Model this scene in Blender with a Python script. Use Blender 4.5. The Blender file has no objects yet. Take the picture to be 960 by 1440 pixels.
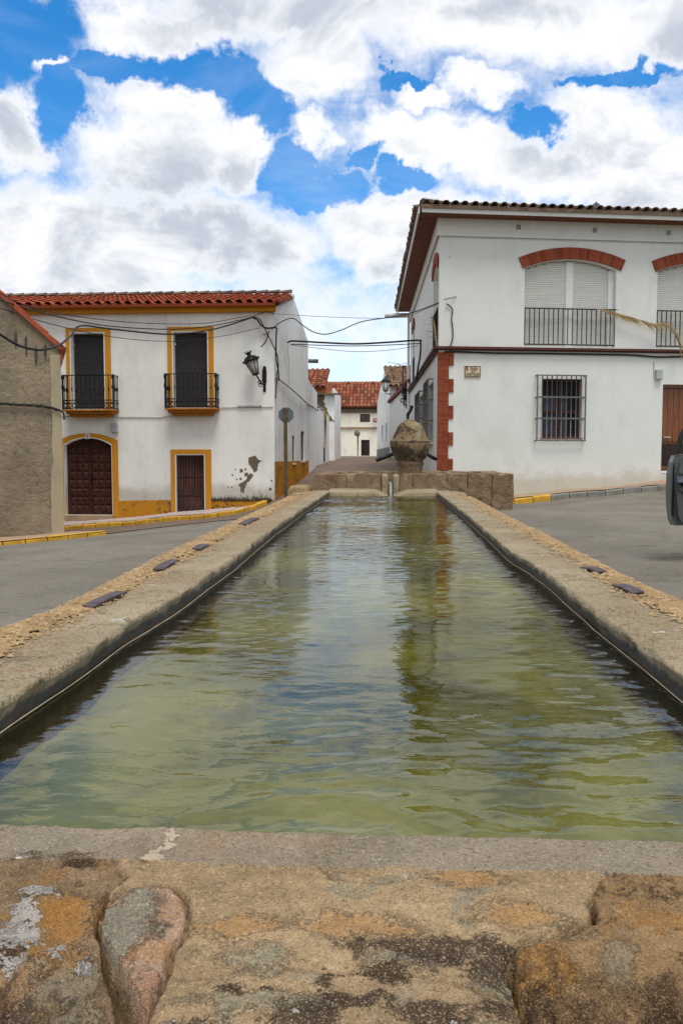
import bpy, math, random
import numpy as np
from mathutils import Vector, Matrix, Euler
from mathutils.geometry import tessellate_polygon
random.seed(7)
R = math.radians
scene = bpy.context.scene
COL = scene.collection

# ------------------------------------------------------------------ camera
EYE = 1.05
FPX = 1162.0
PITCH = math.atan(77 / FPX)
YAW = math.atan(60 / FPX * math.cos(PITCH))
cd = bpy.data.cameras.new('camera')
cam = bpy.data.objects.new('camera', cd); COL.objects.link(cam)
cam.location = (0, 0, EYE)
cam.rotation_euler = (math.pi / 2 - PITCH, 0, YAW)
cd.sensor_fit = 'VERTICAL'; cd.sensor_height = 24; cd.lens = FPX / 1440 * 24
cd.clip_start = 0.05; cd.clip_end = 3000
scene.camera = cam
MC = Euler((math.pi / 2 - PITCH, 0, YAW)).to_matrix()

# ------------------------------------------------------------------ light
SUN_EL, SUN_AZ = R(68), R(160)          # azimuth clockwise from +Y
sl = bpy.data.lights.new('sun', 'SUN'); sl.energy = 2.1; sl.angle = R(22); sl.color = (1, .96, .9)
sun = bpy.data.objects.new('sun', sl); COL.objects.link(sun)
sd = Vector((math.sin(SUN_AZ) * math.cos(SUN_EL), math.cos(SUN_AZ) * math.cos(SUN_EL), math.sin(SUN_EL)))
sun.rotation_euler = sd.to_track_quat('Z', 'Y').to_euler()
scene.view_settings.view_transform = 'Standard'
scene.view_settings.look = 'None'
scene.view_settings.exposure = 0.27
scene.view_settings.gamma = 1
scene.cycles.max_bounces = 8
scene.cycles.use_denoising = True


def ray(px, py):
    return MC @ Vector(((px - 480) / FPX, (720 - py) / FPX, -1))


# node helper ------------------------------------------------------
class N:
    def __init__(s, tree):
        s.t = tree; s.t.nodes.clear()

    def new(s, typ, **kw):
        n = s.t.nodes.new(typ)
        for k, v in kw.items():
            setattr(n, k, v)
        return n

    def set(s, sock, v):
        if v is None: return
        if hasattr(v, 'is_linked') or isinstance(v, bpy.types.NodeSocket):
            s.t.links.new(v, sock)
        else:
            if isinstance(v, tuple) and len(v) == 3 and sock.type == 'RGBA': v = v + (1,)
            sock.default_value = v

    def math(s, op, a, b=None, c=None, clamp=False):
        n = s.new('ShaderNodeMath', operation=op); n.use_clamp = clamp
        for i, v in enumerate((a, b, c)): s.set(n.inputs[i], v)
        return n.outputs[0]

    def vmath(s, op, a, b=None):
        n = s.new('ShaderNodeVectorMath', operation=op)
        s.set(n.inputs[0], a); s.set(n.inputs[1], b)
        return n.outputs['Value'] if op in ('LENGTH', 'DOT_PRODUCT', 'DISTANCE') else n.outputs[0]

    def mix(s, f, a, b, mode='MIX'):
        n = s.new('ShaderNodeMix', data_type='RGBA', blend_type=mode)
        s.set(n.inputs[0], f); s.set(n.inputs[6], a); s.set(n.inputs[7], b)
        return n.outputs[2]

    def noise(s, vec, scale, detail=4, rough=.55, dist=0.0, out=0):
        n = s.new('ShaderNodeTexNoise')
        s.set(n.inputs['Vector'], vec); n.inputs['Scale'].default_value = scale
        n.inputs['Detail'].default_value = detail; n.inputs['Roughness'].default_value = rough
        n.inputs['Distortion'].default_value = dist
        return n.outputs[out]

    def voro(s, vec, scale, feature='F1', out='Distance'):
        n = s.new('ShaderNodeTexVoronoi', feature=feature)
        s.set(n.inputs['Vector'], vec); n.inputs['Scale'].default_value = scale
        return n.outputs[out]

    def ramp(s, f, lo, hi, a=0.0, b=1.0):
        n = s.new('ShaderNodeMapRange', interpolation_type='SMOOTHSTEP')
        s.set(n.inputs[0], f)
        for i, v in enumerate((lo, hi, a, b)): s.set(n.inputs[i + 1], v)
        return n.outputs[0]

    def scale(s, vec, sc, loc=(0, 0, 0)):
        n = s.new('ShaderNodeMapping'); s.set(n.inputs[0], vec)
        n.inputs['Scale'].default_value = sc; n.inputs['Location'].default_value = loc
        return n.outputs[0]

    def bump(s, h, strength=.3, dist=.01, normal=None):
        n = s.new('ShaderNodeBump'); s.set(n.inputs['Height'], h)
        n.inputs['Strength'].default_value = strength; n.inputs['Distance'].default_value = dist
        s.set(n.inputs['Normal'], normal)
        return n.outputs[0]


# ------------------------------------------------------------------ world: sky with clouds
world = bpy.data.worlds.new('World'); scene.world = world; world.use_nodes = True
w = N(world.node_tree)
tc = w.new('ShaderNodeTexCoord').outputs['Generated']
sky = w.new('ShaderNodeTexSky', sky_type='NISHITA', sun_disc=False)
sky.sun_elevation = SUN_EL; sky.sun_rotation = SUN_AZ; sky.altitude = 400
sky.air_density = 1.0; sky.dust_density = .4; sky.ozone_density = 2.0
sep = w.new('ShaderNodeSeparateXYZ'); w.set(sep.inputs[0], tc)
az = w.math('ARCTAN2', sep.outputs[0], sep.outputs[1])
hyp = w.math('SQRT', w.math('ADD', w.math('MULTIPLY', sep.outputs[0], sep.outputs[0]), w.math('MULTIPLY', sep.outputs[1], sep.outputs[1])))
el = w.math('ARCTAN2', sep.outputs[2], hyp)
cmb = w.new('ShaderNodeCombineXYZ'); w.set(cmb.inputs[0], az); w.set(cmb.inputs[1], el)
ae = cmb.outputs[0]
# warp for ragged cloud edges
wn = w.noise(tc, 5.0, 6, .6, 0, 1)
warp = w.vmath('MULTIPLY', w.vmath('SUBTRACT', wn, (.5, .5, .5)), (.20, .16, 0))
wn2 = w.noise(tc, 16.0, 5, .6, 0, 1)
warp2 = w.vmath('MULTIPLY', w.vmath('SUBTRACT', wn2, (.5, .5, .5)), (.07, .07, 0))
aew = w.vmath('ADD', w.vmath('ADD', ae, warp), warp2)


def az_el(px, py):
    d = ray(px, py)
    return math.atan2(d.x, d.y), math.atan2(d.z, math.hypot(d.x, d.y))


def blob(px, py, rx, ry, vec):
    """soft elliptical bump, 1 in the middle and 0 at the rim, in azimuth and elevation"""
    a, e = az_el(px, py)
    a1, _ = az_el(px + rx, py); _, e1 = az_el(px, py - ry)
    d = w.vmath('SUBTRACT', vec, (a, e, 0))
    d = w.vmath('MULTIPLY', d, (1 / abs(a1 - a), 1 / abs(e1 - e), 0))
    return w.math('SUBTRACT', 1.0, w.vmath('LENGTH', d))


CLOUDS = [(420, 15, 330, 85), (230, 45, 130, 58), (450, 95, 110, 80), (720, 30, 300, 85), (930, 30, 160, 70),
          (225, 235, 135, 85), (220, 165, 80, 48), (330, 240, 75, 60), (640, 215, 150, 46), (700, 135, 60, 26), (560, 195, 70, 42),
          (515, 335, 90, 64), (30, 320, 220, 100), (860, 190, 130, 90), (930, 260, 140, 80), (0, 170, 60, 60), (250, 355, 240, 70),
          (760, 250, 120, 50), (65, 100, 34, 14), (445, 205, 40, 34), (600, 330, 160, 50), (100, 400, 260, 70), (620, 150, 55, 26)]
dens = None
for c in CLOUDS:
    b = blob(*c, aew)
    dens = b if dens is None else w.math('MAXIMUM', dens, b)
HOLES = [(20, 30, 120, 100), (75, 150, 60, 60), (160, 108, 70, 30), (275, 118, 100, 42), (350, 165, 70, 45), (405, 250, 45, 50), (450, 270, 60, 36), (560, 268, 50, 22),
         (768, 182, 74, 24), (505, 0, 22, 12), (600, 128, 44, 12), (880, 105, 90, 14), (520, 235, 30, 20), (395, 245, 30, 35)]
hole = None
for c in HOLES:
    b = blob(*c, aew)
    hole = b if hole is None else w.math('MAXIMUM', hole, b)
hole = w.math('MAXIMUM', hole, 0.0)
# general cover elsewhere round the sky: noise on a flat layer
pz = w.math('MAXIMUM', sep.outputs[2], .06)
cz = w.new('ShaderNodeCombineXYZ'); w.set(cz.inputs[0], pz); w.set(cz.inputs[1], pz); w.set(cz.inputs[2], pz)
plane = w.vmath('DIVIDE', tc, cz.outputs[0])
gen = w.noise(plane, .9, 6, .55, .2)
gen = w.math('SUBTRACT', w.math('MULTIPLY', gen, 3.2), 1.2)      # about two thirds cover
# the frame area uses the placed clouds, the rest of the sky the general cover
da = w.math('ABSOLUTE', w.math('SUBTRACT', az, -.05))
side = w.math('MAXIMUM', w.ramp(da, .42, .75), w.ramp(el, .55, .75))
low = w.ramp(el, .13, .26, .55, 0)                                      # banks near the horizon
dens = w.math('MAXIMUM', dens, w.math('MULTIPLY', low, .25))
dens = w.math('SUBTRACT', dens, w.math('MULTIPLY', hole, 1.3))
fine = w.math('SUBTRACT', w.noise(tc, 9, 12, .68, .3), .5)
dens = w.math('ADD', dens, w.math('MULTIPLY', fine, 1.25))
wisp = w.math('SUBTRACT', w.noise(w.scale(tc, (1, 1, 2.2)), 4, 8, .68, 1.2), .5)
dens = w.math('ADD', dens, w.math('MULTIPLY', wisp, .7))
dmix = w.new('ShaderNodeMix', data_type='FLOAT'); w.set(dmix.inputs[0], side); w.set(dmix.inputs[2], dens); w.set(dmix.inputs[3], gen)
D = dmix.outputs[0]
veil = w.math('MULTIPLY', w.ramp(w.noise(w.scale(tc, (1, 1, 2.5), (2, 1, 0)), 3.5, 8, .66, .8), .42, .68), .14)
mask = w.math('MAXIMUM', w.ramp(D, -.36, .46), veil)
# cloud shading: bright tops, pale grey bellies
body = w.ramp(D, .15, .60)
sh = w.noise(w.scale(tc, (1, 1, 1.6), (0, 0, .05)), 6, 8, .6, .4)
shade = w.math('MULTIPLY', w.ramp(sh, .40, .62), body)
ccol = w.mix(shade, (.97, .975, .99), (.52, .57, .66))
hsv = w.new('ShaderNodeHueSaturation'); hsv.inputs['Saturation'].default_value = 1.42; hsv.inputs['Value'].default_value = 1.12
w.set(hsv.inputs['Color'], sky.outputs[0])
# cloud colours are given in final radiance; the sky texture is physically bright and is scaled by .1
bg1 = w.new('ShaderNodeBackground'); w.set(bg1.inputs[0], hsv.outputs[0]); bg1.inputs[1].default_value = .15
bg2 = w.new('ShaderNodeBackground'); w.set(bg2.inputs[0], ccol); bg2.inputs[1].default_value = .90
ms = w.new('ShaderNodeMixShader'); w.set(ms.inputs[0], mask)
w.t.links.new(bg1.outputs[0], ms.inputs[1]); w.t.links.new(bg2.outputs[0], ms.inputs[2])
wo = w.new('ShaderNodeOutputWorld'); w.t.links.new(ms.outputs[0], wo.inputs[0])


# ------------------------------------------------------------------ numpy noise
def _hash(ix, iy, seed):
    n = (ix.astype(np.int64) * 374761393 + iy.astype(np.int64) * 668265263 + int(seed * 10) * 144269504) & 0xffffffff
    n = ((n ^ (n >> 13)) * 1274126177) & 0xffffffff
    return ((n ^ (n >> 16)) & 0xffff) / 65535.0


def vnoise(x, y, seed=0):
    xi, yi = np.floor(x), np.floor(y)
    fx, fy = x - xi, y - yi
    fx = fx * fx * fx * (fx * (fx * 6 - 15) + 10); fy = fy * fy * fy * (fy * (fy * 6 - 15) + 10)
    a, b = _hash(xi, yi, seed), _hash(xi + 1, yi, seed)
    c, d = _hash(xi, yi + 1, seed), _hash(xi + 1, yi + 1, seed)
    return (a + (b - a) * fx) * (1 - fy) + (c + (d - c) * fx) * fy


def fbm(x, y, seed=0, octv=4, gain=.5):
    x = np.asarray(x, float); y = np.asarray(y, float)
    s = 0; a = 1; t = 0
    for o in range(octv):
        s = s + a * (vnoise(x, y, seed + o * 17) - .5); t += a; a *= gain; x = x * 2.03 + 11.3; y = y * 2.03 + 5.7
    return s / t * 2


# ------------------------------------------------------------------ pixel -> place (planning aids)
def at_y(px, py, Y):
    d = ray(px, py); t = Y / d.y
    return Vector((d.x * t, Y, EYE + d.z * t))


def at_z(px, py, z):
    d = ray(px, py); t = (z - EYE) / d.z
    return Vector((d.x * t, d.y * t, z))


class Face:
    """a vertical wall plane: u to the right as seen from outside, w into the wall, z up"""
    def __init__(s, a, b):
        s.a = Vector((a[0], a[1], 0)); bb = Vector((b[0], b[1], 0))
        s.L = (bb - s.a).length; s.u = (bb - s.a).normalized()
        s.w = Vector((0, 0, 1)).cross(s.u)
        s.M = Matrix(((s.u.x, s.w.x, 0, s.a.x), (s.u.y, s.w.y, 0, s.a.y), (0, 0, 1, 0), (0, 0, 0, 1)))

    def px(s, px, py, w=0.0):
        d = ray(px, py); o = Vector((0, 0, EYE)); p0 = s.a + s.w * w
        t = (p0 - o).dot(s.w) / d.dot(s.w)
        p = o + d * t
        return ((p - s.a).dot(s.u), p.z)

    def pt(s, u, w, z):
        return s.M @ Vector((u, w, z))


# ------------------------------------------------------------------ mesh builder
class MB:
    def __init__(s):
        s.v = []; s.f = []; s.sm = []; s.uv = None

    def add(s, vs, fs, smooth=False):
        o = len(s.v); s.v += [tuple(p) for p in vs]
        for f in fs:
            s.f.append(tuple(i + o for i in f)); s.sm.append(smooth)
        return s

    def box(s, x0, x1, y0, y1, z0, z1, M=None):
        vs = [Vector(p) for p in ((x0, y0, z0), (x1, y0, z0), (x1, y1, z0), (x0, y1, z0), (x0, y0, z1), (x1, y0, z1), (x1, y1, z1), (x0, y1, z1))]
        if M: vs = [M @ p for p in vs]
        return s.add(vs, [(0, 3, 2, 1), (4, 5, 6, 7), (0, 1, 5, 4), (1, 2, 6, 5), (2, 3, 7, 6), (3, 0, 4, 7)])

    def prism(s, poly, y0, y1, M=None):
        """poly of (x,z) extruded along y"""
        n = len(poly)
        vs = [Vector((p[0], y0, p[1])) for p in poly] + [Vector((p[0], y1, p[1])) for p in poly]
        if M: vs = [M @ p for p in vs]
        tr = tessellate_polygon([[Vector((p[0], p[1], 0)) for p in poly]])
        fs = [tuple(t) for t in tr] + [tuple(i + n for i in reversed(t)) for t in tr]
        fs += [(i, (i + 1) % n, (i + 1) % n + n, i + n) for i in range(n)]
        return s.add(vs, fs)

    def tube(s, pts, r, seg=8, cap=True, smooth=True):
        pts = [Vector(p) for p in pts]; n = len(pts)
        if not hasattr(r, '__len__'): r = [r] * n
        vs = []; prev = None
        for i, p in enumerate(pts):
            t = (pts[min(i + 1, n - 1)] - pts[max(i - 1, 0)]).normalized()
            ref = prev if prev is not None else (Vector((0, 0, 1)) if abs(t.z) < .9 else Vector((1, 0, 0)))
            a = t.cross(ref).normalized(); b = a.cross(t).normalized(); prev = b
            for k in range(seg):
                th = 2 * math.pi * k / seg
                vs.append(p + (a * math.cos(th) + b * math.sin(th)) * r[i])
        fs = [(i * seg + k, i * seg + (k + 1) % seg, (i + 1) * seg + (k + 1) % seg, (i + 1) * seg + k) for i in range(n - 1) for k in range(seg)]
        s.add(vs, fs, smooth)
        if cap:
            o = len(s.v) - len(vs)
            s.f.append(tuple(o + k for k in range(seg))); s.sm.append(False)
            s.f.append(tuple(o + (n - 1) * seg + k for k in reversed(range(seg)))); s.sm.append(False)
        return s

    def lathe(s, prof, c, seg=32, M=None, wob=0, seed=0):
        vs = []
        for j, (r, z) in enumerate(prof):
            for k in range(seg):
                th = 2 * math.pi * k / seg
                rr = r * (1 + wob * float(fbm(np.array(k * 5.0 / seg + 3), np.array(z * 6), seed, 3)))
                p = Vector((rr * math.cos(th), rr * math.sin(th), z))
                vs.append((M @ p) if M else p + Vector(c))
        n = len(prof)
        fs = [(j * seg + k, j * seg + (k + 1) % seg, (j + 1) * seg + (k + 1) % seg, (j + 1) * seg + k) for j in range(n - 1) for k in range(seg)]
        s.add(vs, fs, True)
        o = len(s.v) - len(vs)
        s.f.append(tuple(o + k for k in reversed(range(seg)))); s.sm.append(False)
        s.f.append(tuple(o + (n - 1) * seg + k for k in range(seg))); s.sm.append(False)
        return s

    def mesh(s, name, mat, M=None):
        me = bpy.data.meshes.new(name)
        vs = [M @ Vector(p) for p in s.v] if M else s.v
        me.from_pydata([tuple(p) for p in vs], [], s.f)
        me.polygons.foreach_set('use_smooth', s.sm)
        if mat: me.materials.append(mat)
        me.update()
        return me

    def build(s, name, mat, parent=None, M=None, bevel=0, kind=None, label=None):
        return link(name, s.mesh(name, mat, M), parent, bevel, kind, label)


def link(name, me, parent=None, bevel=0, kind=None, label=None):
    o = bpy.data.objects.new(name, me); COL.objects.link(o)
    if parent:
        o.parent = parent; o.matrix_parent_inverse = parent_inv(parent)
    if bevel:
        md = o.modifiers.new('bevel', 'BEVEL'); md.width = bevel; md.segments = 2; md.limit_method = 'ANGLE'
    if kind: o['kind'] = kind
    if label: o['label'] = label
    return o


def world_m(o):
    m = o.matrix_basis.copy()
    if o.parent: m = world_m(o.parent) @ o.matrix_parent_inverse @ m
    return m


def parent_inv(p):
    return world_m(p).inverted()


def thing(name, loc, label, cat, group=None):
    o = bpy.data.objects.new(name, None); COL.objects.link(o); o.empty_display_size = .2
    o.location = loc; o['label'] = label; o['category'] = cat
    if group: o['group'] = group
    return o


def tag(o, label, cat, group=None):
    o['label'] = label; o['category'] = cat
    if group: o['group'] = group
    return o


def grid_mesh(name, V, mat, nx, ny, uv=None, smooth=True):
    """V array (ny,nx,3)"""
    V = np.asarray(V, float).reshape(-1, 3)
    idx = np.arange(nx * ny).reshape(ny, nx)
    q = np.stack([idx[:-1, :-1], idx[:-1, 1:], idx[1:, 1:], idx[1:, :-1]], -1).reshape(-1, 4)
    return quads_mesh(name, V, q, mat, smooth, uv)


def quads_mesh(name, V, q, mat, smooth=True, uv=None):
    me = bpy.data.meshes.new(name)
    me.vertices.add(len(V)); me.vertices.foreach_set('co', V.ravel())
    n = q.shape[1]
    me.loops.add(q.size); me.loops.foreach_set('vertex_index', q.ravel().astype(np.int32))
    me.polygons.add(len(q)); me.polygons.foreach_set('loop_start', np.arange(0, q.size, n, dtype=np.int32))
    me.polygons.foreach_set('use_smooth', np.full(len(q), smooth))
    if uv is not None:
        l = me.uv_layers.new(name='UVMap'); l.data.foreach_set('uv', np.asarray(uv, float).reshape(-1, 2)[q.ravel()].ravel())
    me.materials.append(mat); me.update(calc_edges=True); me.validate()
    return me


def smoothpath(pts, n=6):
    pts = [Vector(p) for p in pts]
    P = [pts[0] * 2 - pts[1]] + pts + [pts[-1] * 2 - pts[-2]]
    out = []
    for i in range(1, len(P) - 2):
        for k in range(n):
            t = k / n
            a, b, c, d = P[i - 1], P[i], P[i + 1], P[i + 2]
            out.append(.5 * ((2 * b) + (c - a) * t + (2 * a - 5 * b + 4 * c - d) * t * t + (3 * b - a - 3 * c + d) * t ** 3))
    out.append(pts[-1])
    return out


# ------------------------------------------------------------------ materials
def mat(name, fn=None, col=(.5, .5, .5), rough=.85, metal=0.0, spec=.3):
    m = bpy.data.materials.new(name); m.use_nodes = True
    n = N(m.node_tree)
    b = n.new('ShaderNodeBsdfPrincipled'); o = n.new('ShaderNodeOutputMaterial')
    n.t.links.new(b.outputs[0], o.inputs[0])
    b.inputs['Roughness'].default_value = rough; b.inputs['Metallic'].default_value = metal
    b.inputs['Specular IOR Level'].default_value = spec
    b.inputs['Base Color'].default_value = col + (1,)
    n.pos = n.new('ShaderNodeNewGeometry').outputs['Position']
    n.oc = n.new('ShaderNodeTexCoord').outputs['Object']
    n.b = b
    if fn:
        r = fn(n)
        if isinstance(r, dict):
            for k, v in r.items(): n.set(b.inputs[k], v)
    return m


def simple(name, c, rough=.6, metal=0, var=.12, sc=8, bump=.15, spec=.3, bd=.004):
    def f(n):
        a = n.noise(n.pos, sc, 5, .6); f2 = n.noise(n.pos, sc * 7, 3, .6)
        d = n.mix(n.ramp(a, .3, .7), tuple(x * (1 - var) for x in c), tuple(min(1, x * (1 + var)) for x in c))
        return {'Base Color': d, 'Normal': n.bump(n.math('ADD', a, n.math('MULTIPLY', f2, .5)), bump, bd)}
    return mat(name, f, c, rough, metal, spec)


def plaster(name, c, stain=(.35, .33, .29), amount=.35, streak=.0, bump=.25, low=None, low_h=.5, spots=0.0):
    def f(n):
        big = n.noise(n.pos, .55, 5, .6); mid = n.noise(n.scale(n.pos, (1, 1, .5)), 3, 5, .65)
        fine = n.noise(n.pos, 45, 4, .6)
        k = n.math('MULTIPLY', n.ramp(n.math('ADD', n.math('MULTIPLY', big, .6), n.math('MULTIPLY', mid, .4)), .45, .68), amount)
        col = n.mix(k, c, tuple(.5 * a + .5 * b for a, b in zip(c, stain)))
        if streak:
            sx = n.noise(n.scale(n.pos, (9, 9, .35)), 1.0, 6, .7)
            sx = n.math('MULTIPLY', n.ramp(sx, .54, .70), n.ramp(n.noise(n.pos, .8, 3), .38, .6))
            col = n.mix(n.math('MULTIPLY', sx, streak), col, stain)
        if spots:
            sp = n.noise(n.scale(n.pos, (1, 1, .55)), 9, 7, .75)
            area = n.ramp(n.noise(n.pos, 1.1, 2), .46, .62)
            col = n.mix(n.math('MULTIPLY', n.math('MULTIPLY', n.ramp(sp, .60, .66), area), spots), col, (.10, .10, .09))
        if low:
            z = n.new('ShaderNodeSeparateXYZ'); n.set(z.inputs[0], n.pos)
            h = n.math('ADD', z.outputs[2], n.math('MULTIPLY', n.noise(n.pos, 1.7, 6, .65), -.9))
            col = n.mix(n.math('MULTIPLY', n.ramp(h, low_h - .35, low_h - .75), .55), col, low)
        h = n.math('ADD', n.math('MULTIPLY', mid, 2.5), n.math('MULTIPLY', fine, .5))
        return {'Base Color': col, 'Normal': n.bump(h, bump, .012)}
    return mat(name, f, c, .92, 0, .15)


def tiles_mat(name, cols, moss=.25):
    def f(n):
        oi = n.new('ShaderNodeObjectInfo').outputs['Random']
        uv = n.new('ShaderNodeTexCoord').outputs['UV']
        fl = n.vmath('FLOOR', uv)
        wn_ = n.new('ShaderNodeTexWhiteNoise', noise_dimensions='3D'); n.set(wn_.inputs[0], fl)
        rnd = n.math('FRACT', n.math('ADD', oi, wn_.outputs[0]))
        c = n.mix(n.ramp(rnd, .1, .5), cols[0], cols[1]); c = n.mix(n.ramp(rnd, .65, .95), c, cols[2])
        d = n.noise(n.pos, 7, 6, .65)
        c = n.mix(n.math('MULTIPLY', n.ramp(d, .5, .68), moss * 2), c, (.10, .085, .06))
        lich = n.noise(n.pos, 22, 4, .6)
        c = n.mix(n.math('MULTIPLY', n.ramp(lich, .6, .68), moss), c, (.35, .30, .20))
        return {'Base Color': c, 'Normal': n.bump(n.noise(n.pos, 60, 3), .2, .004)}
    return mat(name, f, cols[0], .85, 0, .2)


M = {}
M['white'] = plaster('white_plaster', (.67, .685, .645), (.38, .36, .31), .5, streak=.16, low=(.42, .36, .24), low_h=.7, bump=.4)
M['white_l'] = plaster('white_plaster_old', (.80, .80, .745), (.35, .33, .28), .6, streak=.28, low=(.30, .27, .20), low_h=.35, bump=.4)
M['white_side'] = plaster('white_plaster_streaked', (.87, .87, .855), (.20, .19, .17), .6, streak=.55, spots=.9, bump=.5)
M['white_far'] = plaster('white_plaster_far', (.86, .82, .70), (.42, .33, .22), .8, streak=.3, spots=.5)
M['white_trim'] = simple('white_paint', (.70, .70, .68), .6, var=.04, bump=.05)
M['ochre'] = plaster('ochre_paint', (.55, .245, .02), (.16, .10, .04), .35, bump=.2)


def f_band(n):
    z = n.noise(n.pos, 2.2, 7, .7)
    s = n.noise(n.scale(n.pos, (1, 1, 1.4)), 9, 6, .7)
    k = n.math('MULTIPLY', n.ramp(z, .47, .60), n.ramp(s, .42, .6))
    c = n.mix(n.noise(n.pos, 1.2, 3), (.55, .245, .02), (.44, .19, .02))
    c = n.mix(n.math('MULTIPLY', k, .9), c, (.06, .05, .03))
    return {'Base Color': c, 'Normal': n.bump(s, .4, .01)}


M['ochre_band'] = mat('ochre_band', f_band, rough=.9, spec=.1)
M['slab'] = simple('brown_ochre_paint', (.36, .135, .018), .8, var=.2)
M['kerb_y'] = simple('yellow_kerb_paint', (.52, .29, .03), .75, var=.25, sc=5, bump=.3)
M['kerb_g'] = simple('grey_kerb_concrete', (.20, .19, .165), .9, var=.2, sc=6, bump=.3)
M['iron'] = simple('black_iron', (.012, .012, .013), .5, .3, .2, 20, .1)
M['iron_w'] = simple('weathered_grille_paint', (.13, .125, .12), .6, .1, .3, 14, .15)
M['steel'] = simple('dark_steel_strap', (.085, .065, .07), .7, .2, .35, 25, .3)
M['brick'] = tiles_mat('red_brick', ((.24, .055, .025), (.30, .075, .035), (.20, .045, .025)), .10)
M['mortar'] = simple('brick_joint', (.10, .035, .02), .95, var=.2, bump=.2)
M['soffit'] = simple('red_brown_soffit', (.15, .05, .025), .8, var=.15)
M['string'] = simple('dark_red_moulding', (.085, .028, .022), .7, var=.2)
M['tile_new'] = tiles_mat('orange_roof_tile', ((.30, .065, .028), (.37, .085, .036), (.22, .048, .024)), .2)
M['tile_old'] = tiles_mat('old_roof_tile', ((.32, .065, .03), (.40, .14, .065), (.13, .035, .02)), .5)
M['tile_moss'] = tiles_mat('mossy_roof_tile', ((.22, .075, .035), (.24, .17, .10), (.07, .05, .035)), .9)
M['tile_dark'] = tiles_mat('weathered_eave_tile', ((.13, .09, .065), (.20, .13, .09), (.08, .06, .05)), .6)
M['shut_d'] = simple('dark_shutter', (.035, .033, .033), .55, var=.15, bump=.05)
M['shut_w'] = simple('pale_shutter', (.62, .615, .57), .5, var=.04, bump=.05)
M['black'] = simple('dark_interior', (.006, .006, .007), .6)
M['glass'] = mat('window_glass', None, (.02, .02, .03), .06, 0, .6)
M['curtain'] = simple('blue_grey_curtain', (.055, .055, .08), .9)
M['wood_d'] = simple('dark_red_brown_door', (.055, .018, .012), .5, var=.35, sc=5, bump=.2)
M['cable'] = mat('black_cable', None, (.012, .012, .012), .55)
M['cable_w'] = simple('whitewashed_cable', (.42, .41, .38), .8, var=.3, sc=12)
M['grey_box'] = simple('grey_plastic', (.36, .38, .38), .5, var=.05)
M['tan'] = simple('tan_paving', (.34, .24, .155), .95, var=.18, sc=4, bump=.4)
M['limescale'] = simple('limescale', (.40, .35, .27), .7, var=.2, sc=30)
M['pole'] = simple('brown_pole', (.10, .075, .035), .7, .1, .35, 6, .2)
M['sign_back'] = simple('galvanised_sign_back', (.14, .16, .17), .5, .5, .2, 9, .1)
M['lamp_glass'] = simple('milky_lamp_glass', (.40, .39, .35), .35, var=.12, sc=10)
M['frond'] = simple('dry_palm_leaf', (.30, .22, .09), .7, var=.4, sc=25)
M['red_sign'] = simple('red_sign_paint', (.28, .03, .03), .5)
M['leaf'] = simple('dark_leaf', (.03, .045, .02), .7, var=.4, sc=30)


def f_woodred(n):
    g = n.noise(n.scale(n.pos, (30, 30, 1.5)), 1, 6, .65, 1.5)
    c = n.mix(n.ramp(g, .3, .7), (.10, .028, .008), (.26, .085, .022))
    return {'Base Color': c, 'Normal': n.bump(g, .3, .004)}


M['wood'] = mat('varnished_wood', f_woodred, rough=.35, spec=.5)


def f_pinkdoor(n):
    g = n.noise(n.scale(n.pos, (1, 1, .3)), 6, 6, .7)
    return {'Base Color': n.mix(n.ramp(g, .35, .7), (.11, .045, .035), (.19, .085, .065))}


M['pink_door'] = mat('faded_red_door', f_pinkdoor, rough=.8)


def f_roof_wall(n):
    a = n.noise(n.pos, 1.2, 6, .62); b = n.noise(n.scale(n.pos, (1, 1, 1.15)), 8, 9, .76, .5)
    c = n.voro(n.vmath('ADD', n.pos, n.noise(n.pos, 6, 3, .6, 0, 1)), 3.2)
    col = n.mix(n.ramp(a, .3, .7), (.33, .265, .18), (.22, .175, .12))
    col = n.mix(n.math('MULTIPLY', n.ramp(b, .55, .68), .4), col, (.46, .40, .30))
    col = n.mix(n.math('MULTIPLY', n.ramp(b, .46, .36), .6), col, (.12, .09, .06))
    h = n.math('ADD', n.math('MULTIPLY', b, 3), n.math('ADD', c, a))
    return {'Base Color': col, 'Normal': n.bump(h, .85, .022)}


M['render'] = mat('rough_brown_render', f_roof_wall, rough=.95, spec=.1)
M['cement'] = plaster('smooth_cement_strip', (.38, .32, .21), (.15, .12, .08), .7, bump=.4)
M['brown_patch'] = plaster('bare_render', (.15, .125, .085), (.08, .065, .045), .8, bump=.6)


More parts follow.
